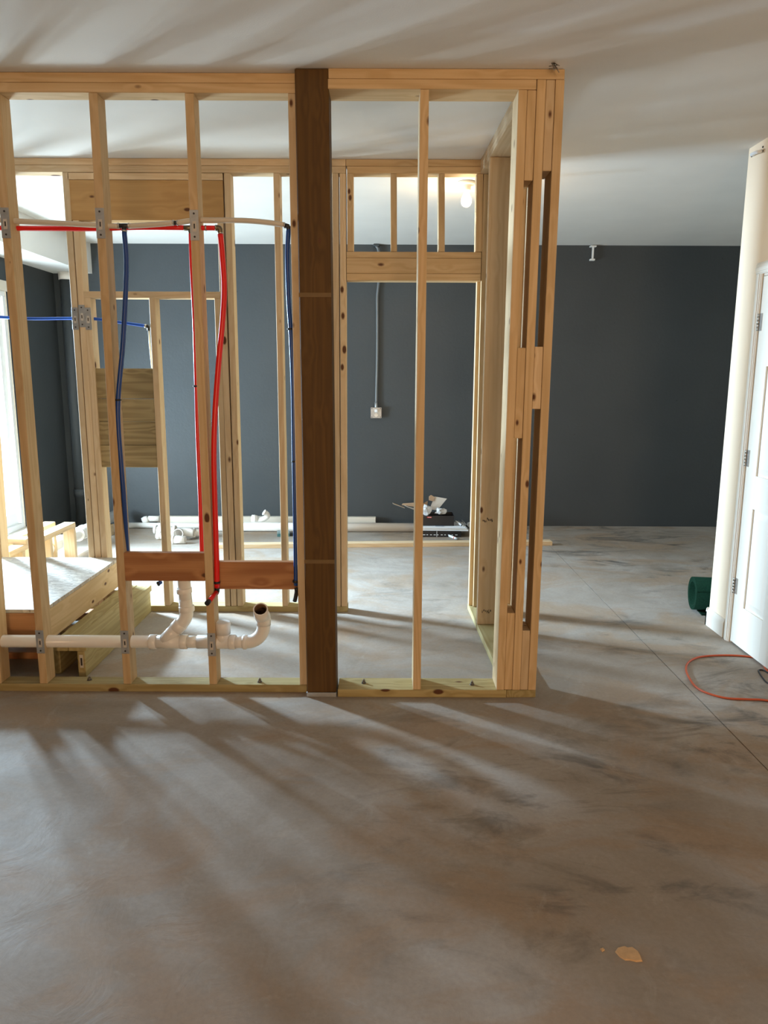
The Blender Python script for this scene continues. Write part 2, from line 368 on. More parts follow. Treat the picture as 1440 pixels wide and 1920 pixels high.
box('wall_far_right', XF, XF+.12, YR, YG, 0, HC, WHITEW, bev=0, kind='structure')
DY0, DY1, DZ = 0.0, .765, 2.03      # closet door opening in the white wall
bm = bmesh.new()
add_box(bm, XR, XR+.115, YR, DY0-.02, 0, HC); add_box(bm, XR, XR+.115, DY1+.02, 1.067, 0, HC); add_box(bm, XR, XR+.115, DY0-.02, DY1+.02, DZ+.02, HC)
tag(link('wall_right', bm, WHITEW), kind='structure')
box('wall_closet_end', XR+.115, XF, .952, 1.067, 0, HC, WHITEW, bev=0, kind='structure')
# baseboard beside the door: flat board with an eased top, turned round the corner
def profile_run(name, prof, p0, p1, nrm, mat, parent=None, **k):
    """extrude (out, up) profile from p0 to p1; nrm = outward"""
    p0 = Vector(p0); p1 = Vector(p1); nrm = Vector(nrm); bm = bmesh.new(); R = []
    for p in (p0, p1): R.append([bm.verts.new(p-p0+nrm*a+Vector((0, 0, b))) for a, b in prof])
    n = len(prof)
    for i in range(n): bm.faces.new([R[0][i], R[0][(i+1) % n], R[1][(i+1) % n], R[1][i]])
    bm.faces.new(R[0][::-1]); bm.faces.new(R[1]); bmesh.ops.recalc_face_normals(bm, faces=bm.faces[:])
    return tag(link(name, bm, mat, parent, wloc(parent, p0)), **k)
BP = [(0, 0), (.014, 0), (.014, .085), (.009, .10), (.006, .108), (0, .11)]
profile_run('baseboard_right', BP, (XR, .845, 0), (XR, 1.081, 0), (-1, 0, 0), TRIMW, kind='structure')
profile_run('baseboard_closet_end', BP, (XR-.014, 1.067, 0), (XF, 1.067, 0), (0, 1, 0), TRIMW, kind='structure')
profile_run('baseboard_front_right', BP, (XR, YR, 0), (XR, DY0-.08, 0), (-1, 0, 0), TRIMW, kind='structure')
# boxed soffit hung along the left wall
sb = at(173, 513, 1, YG)
box('trim_soffit', XL, sb.x, YR, YG, sb.z, HC, CEIL, bev=.001, kind='structure')

# the white panelled door
d = empty('door_1', (XR, DY1, 0), kind='structure')
bm = bmesh.new(); add_box(bm, .006, .020, -DY1, 0, .012, DZ); 
# stiles and rails stand 14 mm proud of the recessed field
def rail(y0, y1, z0, z1): add_box(bm, -.004, .006, y0-DY1, y1-DY1, z0, z1, .0008)
st = .112; mid = .10
cols = [(DY0+.003, DY0+.003+st), (DY1/2-mid/2, DY1/2+mid/2), (DY1-.003-st, DY1-.003)]
rails = [(.012, .24), (.80, .98), (1.56, 1.67), (DZ-.125, DZ-.003)]
for y0, y1 in cols: rail(y0, y1, .012, DZ-.003)
for z0, z1 in rails:
    rail(cols[0][1], cols[1][0], z0, z1); rail(cols[1][1], cols[2][0], z0, z1)
link('door_leaf', bm, TRIMW, d)
for z0, z1 in ((.24, .80), (.98, 1.56), (1.67, DZ-.125)):
    for y0, y1 in ((cols[0][1], cols[1][0]), (cols[1][1], cols[2][0])):
        bm = bmesh.new(); e = .012; g = .032
        o_ = [(y0+e, z0+e), (y1-e, z0+e), (y1-e, z1-e), (y0+e, z1-e)]; i_ = [(y0+g+e, z0+g+e), (y1-g-e, z0+g+e), (y1-g-e, z1-g-e), (y0+g+e, z1-g-e)]
        A = [bm.verts.new((.006, a, b)) for a, b in o_]; B = [bm.verts.new((-.002, a, b)) for a, b in i_]
        for q in range(4): bm.faces.new([A[q], B[q], B[(q+1) % 4], A[(q+1) % 4]])
        bm.faces.new(B[::-1]); bmesh.ops.recalc_face_normals(bm, faces=bm.faces[:])
        for v in bm.verts: v.co.y -= DY1
        link('raised_panel', bm, TRIMW, d)
bm = bmesh.new()
add_box(bm, 0.0, .115, .001, .019, 0, DZ+.018); add_box(bm, 0.0, .115, -DY1-.019, -DY1-.001, 0, DZ+.018); add_box(bm, 0.0, .115, -DY1-.001, .001, DZ+.001, DZ+.018)
link('door_jamb', bm, TRIMW, d)
def casing(nm, pts, w=.062):
    bm = bmesh.new(); a, b = pts
    layers = ((0, w, .010), (.006, w-.008, .014), (.016, w-.026, .018))
    for l0, l1, t in layers:
        if a[0] == b[0]:
            s = 1 if a[0] >= 0 else -1; ya, yb = a[0]+s*l0, a[0]+s*l1; add_box(bm, -t, 0, min(ya, yb), max(ya, yb), a[1], b[1], .001)
        else: add_box(bm, -t, 0, a[0], b[0], a[1]+l0, a[1]+l1, .001)
    link(nm, bm, TRIMW, d)
casing('casing', ((.006, 0), (.006, DZ+.012))); casing('casing', ((-DY1-.006, 0), (-DY1-.006, DZ+.012)))
casing('casing', ((-DY1-.07, DZ+.012), (.07, DZ+.012)))
for z in (.34, 1.066, 1.792):
    bm = bmesh.new(); add_box(bm, -.0065, -.004, -.030, -.002, z-.045, z+.045); add_box(bm, -.0055, -.003, .001, .012, z-.045, z+.045)
    for q in range(5): sweep(bm, [(-.010, .0, z-.045+q*.018+.001), (-.010, .0, z-.045+(q+1)*.018-.001)], .0065, 10)
    link('hinge', bm, NICKEL, d)
bm = bmesh.new(); sweep(bm, [(-.004, 0, 0), (-.012, 0, 0), (-.013, 0, 0), (-.03, 0, 0), (-.045, 0, 0), (-.06, 0, 0), (-.064, 0, 0)], [.03, .03, .012, .012, .026, .026, .012], 20)
link('door_knob', bm, NICKEL, d, (0, -DY1+.07, .93))

# the sliding window in the left wall
wn = empty('window_1', (XL, WY0, WZ0), kind='structure')
def wbox(nm, x0, x1, y0, y1, z0, z1, mat, par=wn): return box(nm, x0, x1, y0, y1, z0, z1, mat, par, bev=.002)
fw = .045
bm = bmesh.new()
for a in ((0, WY1-WY0, 0, fw), (0, WY1-WY0, WZ1-WZ0-fw, WZ1-WZ0), (0, fw, fw, WZ1-WZ0-fw), (WY1-WY0-fw, WY1-WY0, fw, WZ1-WZ0-fw)):
    add_box(bm, -.13, .008, *a, .002)
link('window_frame', bm, VINYL, wn)
ym = (WY0+WY1)/2
for i, (y0, y1, xo) in enumerate(((WY0+fw, ym+.03, -.10), (ym-.03, WY1-fw, -.055))):
    bm = bmesh.new(); s = .06; c0 = y0-WY0; c1 = y1-WY0; z0 = fw; z1 = WZ1-WZ0-fw
    for a in ((c0, c1, z0, z0+.10), (c0, c1, z1-s, z1), (c0, c0+s, z0+.10, z1-s), (c1-s, c1, z0+.10, z1-s)): add_box(bm, xo, xo+.035, *a, .002)
    sh = link('sash', bm, VINYL, wn)
    bm = bmesh.new(); add_box(bm, xo+.014, xo+.020, c0+s-.01, c1-s+.01, z0+.09, z1-s+.01)
    link('pane', bm, GLASS, sh)
bm = bmesh.new()
for a in ((-.07, WY1-WY0+.07, WZ1-WZ0, WZ1-WZ0+.085), (-.07, 0, 0, WZ1-WZ0), (WY1-WY0, WY1-WY0+.004, 0, WZ1-WZ0)): add_box(bm, 0, .016, *a, .002)
link('window_casing', bm, TRIMW, wn)
wbox('window_sill', XL, XL+.05, WY0-.07, WY1+.03, WZ0-.035, WZ0, TRIMW)

# painted stand pipe in the back left corner (with its unpainted cap) and conduit in front of the grey wall
p = at(122, 515, 1, 4.03); PX = p.x
sp = empty('stand_pipe', (PX, 4.03, 0), label='grey painted vertical stand pipe in the back left corner', cat='pipe')
tube('pipe', [(PX, 4.03, .0), (PX, 4.03, sb.z-.06)], .055, GREYW, sp, 24)
tube('pipe_collar', [(PX, 4.03, sb.z-.07), (PX, 4.03, sb.z-.001)], .062, PVC, sp, 24, label='unpainted white collar under the soffit')
tube('pipe_collar', [(PX, 4.03, .30), (PX, 4.03, .38)], .063, GREYW, sp, 24)

# ------------------------------------------------------------------ front partition, left section (2x4, flush with the back of the post)
T = .038
PL = .089
YL0, YL1 = .051, .140
zt = HC-2*T-.003; zb = T+.001
def stud_px(par, name, pb, pt, yf, depth, z0=zb, z1=zt, mat=None, wd=T, **k):
    """vertical board: pb / pt = photo pixels on its lower / upper front-left edge"""
    a = at(*pb, 1, yf); b = at(*pt, 1, yf); s = (b.x-a.x)/(b.z-a.z); s = max(-.03, min(.03, s))
    xa = a.x+s*(z0-a.z)+wd/2; xb = a.x+s*(z1-a.z)+wd/2; y = yf+depth/2
    return board(name, (xa, y, z0), (xb, y, z1), wd-.001, depth, mat or PINE, par, **k)
lw = empty('stud_partition', (-1.4, YL0, 0), label='open pine stud wall left of the dark post, carrying the pipes', cat='wall frame')
xpost = at(575, 1306, 1, 0).x; xpR = at(631, 1306, 1, 0).x
XE = -2.6
board('bottom_plate', (XE, .0955, T/2), (xpost-.004, .0955, T/2), PL, T, TREATED, lw)
board('top_plate', (XE, .0955, HC-T/2-.001), (xpost-.004, .0955, HC-T/2-.001), PL, T, PINE, lw)
board('top_plate', (XE, .0955, HC-T*1.5-.002), (xpost-.01, .0955, HC-T*1.5-.002), PL, T, PINE, lw)
st0 = stud_px(lw, 'stud', (-12, 1282), (-88, 300), YL0, PL)
st1 = stud_px(lw, 'stud', (74.5, 1282), (4.6, 448.7), YL0, PL)
st2 = stud_px(lw, 'stud', (231.5, 1282.8), (165.3, 173), YL0, PL)
st3 = stud_px(lw, 'stud', (392.5, 1283), (345.8, 173.3), YL0, PL)
st4 = stud_px(lw, 'stud', (562, 1283), (543.5, 380), YL0, PL, mat=PINE_PALE)
def xs_at(st, z):
    m, o, ax = FRAMES[st]
    return o.x + ax.x*(z-o.z)/ax.z
def nail_plate(st, py, yf=YL0, hh=.115, dx=0):
    z = at(0, py, 1, yf).z; x = xs_at(st, z)+dx
    bm = bmesh.new(); add_box(bm, -.019, .019, -.002, 0, -hh/2, hh/2, .0006)
    o = link('nail_plate', bm, [STEEL, INK, CARDW], None)
    bm = bmesh.new(); bm.from_mesh(o.data)
    for zz in (-hh*.38, hh*.38):
        n0 = len(bm.faces); sweep(bm, [(0, -.0022, zz), (0, -.0035, zz)], .0045, 8, mi=1)
    add_box(bm, -.008, .008, -.0026, -.002, -.026, .016, 0, 2); add_box(bm, -.003, .003, -.003, -.0026, -.014, .006, 0, 1)
    bm.to_mesh(o.data); bm.free()
    o.parent = st; o.matrix_parent_inverse = Matrix()
    mw = Matrix.Translation(st.parent.location) @ FRAMES[st][0]
    o.matrix_basis = mw.inverted() @ Matrix.Translation((x, yf-.0005, z))
    return o
for s, y1, y2 in ((st1, 1203, 418), (st2, 1203, 418), (st3, 1207, 421)):
    nail_plate(s, y1); nail_plate(s, y2, hh=.125)
zA1 = at(300, 1037, 1, YL0).z; zA0 = at(300, 1089.5, 1, YL0).z
board('blocking', (xs_at(st2, .5)+T/2, YL0+T/2, (zA0+zA1)/2), (xs_at(st3, .5)-T/2, YL0+T/2, (zA0+zA1)/2), T, zA1-zA0, PINE_RED, lw, label='reddish backing board between two studs')
zB1 = at(480, 1054, 1, .102).z; zB0 = at(480, 1105, 1, .102).z
board('blocking', (xs_at(st3, .5)+T/2, .102+T/2, (zB0+zB1)/2), (xs_at(st4, .5)-T/2, .102+T/2, (zB0+zB1)/2), T, zB1-zB0, PINE_RED, lw, label='reddish backing board set back beside the post')
def bolt(par, px, py, z=T):
    p = at(px, py, 2, z); bm = bmesh.new()
    sweep(bm, [(0, 0, 0), (0, 0, .003)], .012, 12); sweep(bm, [(0, 0, .003), (0, 0, .011)], .009, 6); sweep(bm, [(0, 0, .011), (.001, 0, .02)], .005, 8)
    link('anchor_bolt', bm, SCREWM, par, wloc(par, p))
bolt(lw, 487, 1279); bolt(lw, 168, 1275)

# the treated post with its metal foot
po = empty('timber_post', ((xpost+xpR)/2, .07, 0), label='thick dark brown treated post between the two partition halves', cat='post')
board('post_timber', ((xpost+xpR)/2, .07, .022), (at(584, 131, 1, 0).x, .07, HC-.001), .139, .139, POSTW, po, bev=.004)
box('post_base', (xpost+xpR)/2-.071, (xpost+xpR)/2+.071, -.001, .141, 0, .022, STEEL, po)
for py in (553, 1053):
    z = at(590, py, 1, 0).z
    box('strap_mark', (xpost+xpR)/2-.0695 - (z*.004), (xpost+xpR)/2+.0695-(z*.004), -.0012, .002, z-.009, z+.009, plain('rubbed_wood', (.15, .085, .024), .6, noise=.1, scale=40) if py == 553 else bpy.data.materials['rubbed_wood'], po, bev=0, label='paler rubbed band across the post')

# ------------------------------------------------------------------ front partition, right section (2x6, flush with the post)
D6 = .140
rw = empty('stud_partition', (.2, 0, 0), label='narrow pine stud wall right of the post with staggered corner blocks', cat='wall frame')
xa = at(930.5, 1296, 1, 0).x; x0r = xpR+.006
xm = at(949.5, 1300, 1, 0).x; xo = at(1004.5, 1296, 1, 0).x
board('bottom_plate', (x0r, .07, T/2), (xm-.001, .07, T/2), D6, T, TREATED, rw)
board('top_plate', (at(615.6, 145, 1, 0).x, .07, HC-T/2-.001), (at(1059, 140, 1, 0).x, .07, HC-T/2-.001), D6, T, PINE, rw)
xlow = at(1006, 157, 1, 0).x
board('top_plate', (at(614.5, 155, 1, 0).x, .07, HC-T*1.5-.002), (xlow, .07, HC-T*1.5-.002), D6, T, PINE, rw)
stud_px(rw, 'stud', (774, 1290), (787.5, 166), 0, D6, mat=PINE)
def zz(px, py): return at(px, py, 1, 0).z
tops = [(972, 170), (989, 170), (1006.5, 150), (1024, 150), (1041, 150)]
xt = at(1059.4, 150, 1, 0).x
cl = [xa + (xo-xa)*i/5 for i in range(6)]; clt = [at(972, 170, 1, 0).x + (xt-at(972, 170, 1, 0).x)*i/5 for i in range(6)]
def cx(i, z): return (cl[i]+cl[i+1])/2 + ((clt[i]+clt[i+1])/2-(cl[i]+cl[i+1])/2)*z/HC
def cpiece(nm, i, z0, z1, mat=PINE, dy=0.0):
    return board(nm, (cx(i, z0), .07+dy, z0), (cx(i, z1), .07+dy, z1), .0365, D6-2*abs(dy), mat, rw)
cpiece('stud', 0, zb, zt); cpiece('stud', 2, zb, HC-T-.002); cpiece('stud', 4, zb, HC-T-.002)
for i, spans in ((1, ((zb, zz(960, 1150)), (zz(975, 822), zz(980, 652)), (zz(990, 338), zt))), (3, ((zb, zz(985, 1183)), (zz(1005, 767), zz(1010, 650)), (zz(1025, 320), HC-T-.002)))):
    for z0, z1 in spans: cpiece('corner_block', i, z0, z1, PINE_PALE if i == 3 else PINE, .0015)
bolt(rw, 682, 1281); bolt(rw, 885, 1284)

# ------------------------------------------------------------------ side partition (runs back from the corner, a little out of square)
YB = 1.285
pA = at(882.4, 1144, 2, .038); pF = at(949.5, 1296, 1, 0)
ang = math.atan2(pF.x-pA.x, pA.y)
sw = empty('stud_partition', (xm, 0, 0), ang, label='side stud wall running back from the corner to the doorway wall', cat='wall frame')
Ls = YB+.085
def sb_(nm, a, b, tx, ty, mat, side=None): return board(nm, a, b, tx, ty, mat, sw, local=True, side=side)
X6 = .07
sb_('bottom_plate', (X6, .001, T/2), (X6, Ls, T/2), D6, T, TREATED)
sb_('top_plate', (X6, .143, HC-T/2-.001), (X6, Ls, HC-T/2-.001), D6, T, PINE_PALE)
sb_('top_plate', (X6, .143, HC-T*1.5-.002), (X6, Ls, HC-T*1.5-.002), D6, T, PINE_PALE)
yw = at(900, 1171, 2, .038).y
for y0 in (.158, yw, yw-.405, YB+.03):
    if y0 == yw-.405: continue
    wS = .089 if y0 < .2 else D6-.002
    sb_('stud', (wS/2, y0+T/2, zb), (wS/2, y0+T/2, zt), wS, T, PINE_PALE if y0 < 1 else PINE, side=(1, 0, 0))

# ------------------------------------------------------------------ back partition with the doorway (2x4)
bw = empty('stud_partition', (-.6, YB, 0), label='rear stud wall with doorway header and backing boards, farther from the camera', cat='wall frame')
Y2 = YB+PL; YM = YB+PL/2
xj = at(648.5, 305, 1, YB).x; xk = at(908, 305, 1, YB).x
xdl = at(652, 1140, 1, YB).x; xdr = at(887, 1138, 1, YB).x
board('bottom_plate', (-3.1, YM, T/2), (xdl, YM, T/2), PL, T, TREATED, bw)
for q in range(2):
    z = HC-T*(.5+q)-.001*(q+1)
    board('top_plate', (-3.1, YM, z), (xj-.001, YM, z), PL, T, PINE_PALE, bw)
    board('top_plate', (xj+(.001 if q == 0 else .006), YM, z), (xk, YM, z), PL, T, PINE, bw)
zb_ = lambda px, py: at(px, py, 1, YB).z
B = lambda pb, pt, z0=zb, z1=zt, nm='stud', dep=PL, mat=PINE_PALE, wd=T: stud_px(bw, nm, pb, pt, YB, dep, z0, z1, mat, wd)
zrail1 = zb_(300, 547); zrail0 = zb_(300, 558.5)
zh0 = zb_(270, 413)
s_b0 = B((-7, 1041), (-60, 330))
s_b1 = B((54, 1040), (-3, 330))
s_b2 = B((166, 1040), (116, 322))
s_b3 = B((178, 1040), (137, 430), z1=zh0-.001)
s_b4 = B((190, 1040), (157, 560), z1=zrail0-.001, nm='jack_stud')
xr0 = at(157, 552, 1, YB).x; xr1 = at(412, 552, 1, YB).x
board('rail', (xr0, YM, (zrail0+zrail1)/2), (xr1, YM, (zrail0+zrail1)/2), PL, T, PINE_PALE, bw)
s_c1 = B((421.5, 1134), (401.5, 560), z1=zrail0-.001, nm='jack_stud', wd=.036)
s_c2 = B((433.2, 1134), (407, 420), z1=zh0-.001, wd=.037)
s_c3 = B((445, 1134), (419.5, 325))
s_m = B((308, 1132), (279, 560), z1=zrail0-.001, nm='jack_stud')
s_e = B((529, 1134), (512, 325))
# big header board over the opening, with a flat two-by above it
hx0 = at(129, 370, 1, YB).x; hx1 = at(418.5, 370, 1, YB).x
board('flat_header', (hx0, YM, zt-T/2-.001), (hx1, YM, zt-T/2-.001), PL, T-.001, PINE_PALE, bw)
ztop = zt-T-.002
for y in (YB+.022, YB+.067):
    board('header_board', (hx0, y, (zh0+ztop)/2), (hx1, y, (zh0+ztop)/2), T, ztop-zh0, HEADW, bw)
# four stacked backing boards
xq1 = xs_at(s_m, 1.2)-T/2-.001
ys = [690.5, 748, 791, 835, 877]
for q in range(4):
    z1 = zb_(240, ys[q])-.001; z0 = zb_(240, ys[q+1])+.001
    board('backing_board', (at(176, 780, 1, YB).x+.012, YB+.012+T/2, (z0+z1)/2), (xq1-.002, YB+.012+T/2, (z0+z1)/2), T, z1-z0, DARKB, bw)
# doorway
s_d0 = B((628, 1138), (622.5, 340)); s_d1 = B((640, 1138), (636.5, 340))
zd = [zb_(780, y) for y in (472, 484, 513, 526.5)]
hl = at(649.8, 500, 1, YB).x; hr = at(902, 500, 1, YB).x
board('header_plate', (hl, YM, (zd[0]+zd[1])/2), (hr, YM, (zd[0]+zd[1])/2), PL, zd[0]-zd[1]-.001, PINE, bw)
board('header_board', (hl, YM, (zd[1]+zd[2])/2), (hr, YM, (zd[1]+zd[2])/2), PL, zd[1]-zd[2]-.001, PINE, bw)
board('header_plate', (hl, YM, (zd[2]+zd[3])/2), (hr, YM, (zd[2]+zd[3])/2), PL, zd[2]-zd[3]-.001, PINE, bw)
for a in ((650.2, 651), (732, 732.5), (822, 822), (894, 892)):
    B((a[1], 470), (a[0], 326), z0=zd[0]+.001, nm='cripple_stud', mat=PINE)
kst = B((887, 1138), (907, 330), z0=.001 if False else zb, nm='king_stud', dep=.125, mat=PINE, wd=.040)
# ink stamps on the side stud and on the back jamb
def stamp(par, P, wdt, hgt, n):
    bm = bmesh.new(); x = 0
    for i in range(n):
        ww = wdt/n*random.choice((.35, .5, .75)); xx = -wdt/2+wdt*(i+.5)/n
        for k in range(random.choice((1, 2, 3))):
            z0 = random.uniform(-.5, .1)*hgt; add_box(bm, xx-ww/2, xx+ww/2 if k == 0 else xx, -.0004, .0002, z0, z0+hgt*random.uniform(.3, .45))
    return link('ink_stamp', bm, INK, par, P)
lv = Vector((-.012, 0, 0))
Ri = Matrix.Rotation(-ang, 3, 'Z')
def swloc(px, py):
    p = at(px, py, 1, yw); q = Ri @ (p-Vector((xm, 0, 0))); q.y = yw-.0008; return q
stamp(sw, swloc(914, 975), .062, .030, 9); stamp(sw, swloc(912, 1146), .06, .028, 6)

# ------------------------------------------------------------------ platform of OSB on joists, and the step beside it
ZP = .36; XP = -1.685
pf = empty('platform', (-2.3, .75, 0), label='raised tub platform with OSB deck left behind the stud wall', cat='platform')
PY0, PY1 = .205, 1.275; PXL = -3.0
box('deck_panel', PXL, XP, PY0, PY1, ZP-.018, ZP, OSB, pf)
def pb(nm, a, b, t1, t2, m=PINE): return board(nm, a, b, t1, t2, m, pf)
pb('fascia_board', (XP-.02, PY0+.039, ZP-.018-.081), (XP-.02, PY1, ZP-.018-.081), T, .160, PINE)
pb('fascia_board', (PXL, PY0+T/2, ZP-.018-.071), (XP-.001, PY0+T/2, ZP-.018-.071), T, .139, PINE_RED)
pb('fascia_board', (PXL, PY1-T/2, ZP-.018-.071), (XP-.041, PY1-T/2, ZP-.018-.071), T, .139, PINE)
zl = ZP-.018-.142-T/2
pb('base_plate', (PXL, PY0+.045, zl), (XP-.001, PY0+.045, zl), .089, T, PINE_RED)
for x in (-2.1, -2.5): pb('joist', (x, PY0+.039, ZP-.018-.071), (x, PY1-.039, ZP-.018-.071), T, .139)
pb('base_plate', (PXL, PY0+.30, T/2), (XP-.001, PY0+.30, T/2), .089, T, PINE_RED)
pb('base_plate', (PXL, PY1-.10, T/2), (XP-.001, PY1-.10, T/2), .089, T, PINE_RED)
for x in (-2.95, -2.3, -1.71):
    for y in (PY0+.30, PY1-.10): board('cripple_post', (x, y, T), (x, y, zl-T/2), T, .089, PINE, pf)
XS1 = -1.492
sp_ = empty('step', ((XP+XS1)/2, .75, 0), label='low treated wood step along the right side of the platform', cat='step')
SY0, SY1 = .222, 1.278
def sbd(nm, a, b, t1, t2, m=TREATED): return board(nm, a, b, t1, t2, m, sp_)
sbd('riser_board', (XS1-.029, SY0, .0700), (XS1-.029, SY1, .0700), T, .139)
sbd('riser_board', (XP+.02, SY0+.04, .0700), (XP+.02, SY1, .0700), T, .139)
sbd('tread_board', (XS1-.0455+.001, SY0-.004, .159), (XS1-.0455+.001, SY1, .159), .089, T)
sbd('tread_board', (XS1-.0455-.0905, SY0-.004, .159), (XS1-.0455-.0905, SY1, .159), .089, T)
bm = bmesh.new(); add_box(bm, -.009, .009, -.0005, .0005, -.034, .034)
lb = link('lumber_tag', bm, CARDW, sp_, wloc(sp_, (XS1-.029, SY0-.001, .085)))
bm = bmesh.new(); add_box(bm, -.004, .005, -.0004, .0004, -.02, .02); link('barcode', bm, INK, lb, (0, -.001, -.002))

# low pine frame beside the window, PVC drain behind it
kc = at(141.5, 979, 2, .36)
kn = empty('knee_wall_frame', (kc.x-.045, kc.y, 0), label='low pale pine frame under the window with boards laid on its studs', cat='wall frame')
kx = kc.x-.045
board('top_plate', (kx, kc.y, .341), (kx-.02, kc.y-1.0, .341), PL, T, PINE_PALE, kn)
board('bottom_plate', (kx, kc.y, T/2), (kx-.02, kc.y-1.0, T/2), PL, T, PINE_PALE, kn)
for dy in (.02, .42, .82): board('stud', (kx-.02*dy, kc.y-dy, T), (kx-.02*dy, kc.y-dy, .322), PL, T, PINE_PALE, kn)
k2 = at(104, 978, 2, .36)
board('top_plate', (k2.x-.045, k2.y, .341), (k2.x-.065, k2.y-1.0, .341), PL, T, PINE_PALE, kn)
for dy in (.02, .42, .82): board('stud', (k2.x-.045, k2.y-dy, 0), (k2.x-.045, k2.y-dy, .322), PL, T, PINE_PALE, kn)
board('cross_board', (k2.x-.0, k2.y-.75, .378), (kx+.04, kc.y-.75, .378), PL, T, PINE_PALE, kn)
dp = empty('drain_pipe', (-2.83, 3.0, .2), label='large white drain pipe with coupling behind the low pine frame', cat='pipe')
c1 = at(152, 999, 1, 3.0); vx, vz = c1.x, c1.z
tube('pipe', [(vx-.02, 2.0, vz), (vx+.0, 3.9, vz)], .050, PVC, dp, 20)
tube('coupling', [(vx, 2.93, vz), (vx, 3.05, vz)], .057, PVC, dp, 20); ring('coupling_rim', (vx, 2.935, vz), (0, 1, 0), .062, .02, PVC, dp); ring('coupling_rim', (vx, 3.045, vz), (0, 1, 0), .062, .02, PVC, dp)
ring('coupling_rim', (vx-.01, 2.62, vz), (0, 1, 0), .062, .03, PVC, dp)
ring('pipe_hanger', (vx, 3.3, vz), (0, 1, 0), .058, .03, PVC, dp)
for yy in (2.3, 3.6): box('support_block', vx-.05, vx+.05, yy-.04, yy+.04, 0, vz-.048, PINE_PALE, dp)

# ------------------------------------------------------------------ drain assembly through the left studs
YD = .095; rp = .030
def D(px, py, y=YD): return at(px, py, 1, y)
dr = empty('waste_line', D(260, 1203), label='white waste line with wye, tee and upturned elbow through the studs', cat='pipe')
zl_ = D(260, 1203).z
def P(px, z=zl_, y=YD): v = D(px, 1203, y); return Vector((v.x, y, z))
tube('pipe', [(-2.5, YD, zl_), P(286)], rp, PVC, dr, 20)
ring('coupling', P(287.5), (1, 0, 0), rp+.006, .034, PVC, dr)
tube('wye_body', [P(293), P(343)], rp+.003, PVC, dr, 20)
ring('coupling', P(345), (1, 0, 0), rp+.006, .034, PVC, dr)
tube('pipe', [P(350), P(372)], rp, PVC, dr, 20)
tube('tee_body', [P(370), P(430)], rp+.003, PVC, dr, 20)
ring('coupling', P(436), (1, 0, 0), rp+.006, .030, PVC, dr)
tube('pipe', [P(440), P(458)], rp, PVC, dr, 20)
# wye branch rising to the stand pipe behind the backing board
b0 = P(306); e1 = D(336, 1175); e2 = D(353, 1150); xv = D(345, 1100).x
dirb = Vector((.70, 0, .714)); corner = Vector((D(350.5, 1150).x, YD, 0)); corner.z = b0.z + (corner.x-b0.x)*.714/.70
tube('wye_branch', [b0, b0+dirb*.105], rp+.002, PVC, dr, 20)
ring('coupling', b0+dirb*.112, dirb, rp+.006, .040, PVC, dr)
pts = [b0+dirb*.10] + arc(corner, dirb, (-.06, 0, 1), .075) + [Vector((xv+.003, YD, D(0, 1122).z))]
tube('bend', pts, rp+.002, PVC, dr, 20)
ring('coupling', D(350, 1141), (-.05, 0, 1), rp+.007, .028, PVC, dr)
tube('riser_pipe', [D(349.5, 1143), D(345, 1088), D(344, 1075)], rp, PVC, dr, 20)
ring('coupling', D(345.5, 1107), (-.05, 0, 1), rp+.006, .026, PVC, dr)
# capped stub beside the third stud
xs_ = D(418, 1180).x
tube('tee_branch', [(xs_-.004, YD, zl_), (xs_, YD, D(0, 1182).z)], rp+.002, PVC, dr, 20)
tube('stub_cap', [(xs_, YD, D(0, 1186).z), (xs_+.001, YD, D(0, 1166).z), (xs_+.001, YD, D(0, 1164).z)], [rp+.006, rp+.007, rp+.003], PVC, dr, 20)
# long bend up to the open elbow facing the room
xe = D(494, 1160).x; topz = D(0, 1147).z
pts = [P(455)] + arc((xe-.004, YD, zl_), (1, 0, 0), (.05, 0, 1), .085, 12) + [Vector((xe, YD, topz-.045))]
tube('bend', pts, rp+.002, PVC, dr, 22)
ring('coupling', P(459.5), (1, 0, 0), rp+.006, .018, PVC, dr)
ring('coupling', (xe, YD, D(0, 1160).z), (.03, 0, 1), rp+.006, .014, PVC, dr)
q1 = Vector((xe, YD, topz-.060)); q2 = D(489, 1141, .035)
dd = (Vector((q2.x, 0, q2.z))-Vector((xe, YD, topz-.01)));
pts = [q1] + arc((xe, YD, topz-.004), (0, 0, 1), (-.12, -1, .12), .040, 8) + [q2+Vector((0, -.010, 0))]
tube('open_elbow', pts, rp+.005, None, dr, 24, inner=.006, mats=[PVC, PVCIN], label='open elbow with muddy brown inside')

# ------------------------------------------------------------------ supply lines (PEX)
def pex(par, nm, mat, pts, r=.0095, y=None, n=6, **k):
    return tube(nm, [at(a, b, 1, c) for a, b, c in pts], r, mat, par, 10, smooth_n=n, **k)
cw = empty('cold_water_line', at(232, 423, 1, .095), label='ivory and blue water line strung through the upper studs', cat='pipe')
YP = .095
pex(cw, 'ivory_pipe', WPEX, [(-30, 411, YP), (22, 414, YP), (100, 418, YP), (175, 422, YP), (224, 424, YP)], .0115, label='ivory supply pipe')
pex(cw, 'ivory_pipe', WPEX, [(240, 424, YP), (290, 421, YP), (326, 418, YP)], .0115)
pex(cw, 'ivory_pipe', WPEX, [(332, 418, YP), (365, 413, YP), (400, 413, YP), (455, 413.5, YP), (500, 417, YP), (534, 422, YP)], .0115)
def fitting(par, px, py, d, r=.010, L=.03, y=YP, mat=BLACKP): return ring('fitting', at(px, py, 1, y), d, r, L, mat, par)
def crimp(par, px, py, d, y=YP): return ring('crimp_ring', at(px, py, 1, y), d, .0125, .008, NICKEL, par)
fitting(cw, 232, 423.5, (1, 0, 0), .0105, .045); fitting(cw, 232.5, 429, (0, 0, 1), .009, .022)
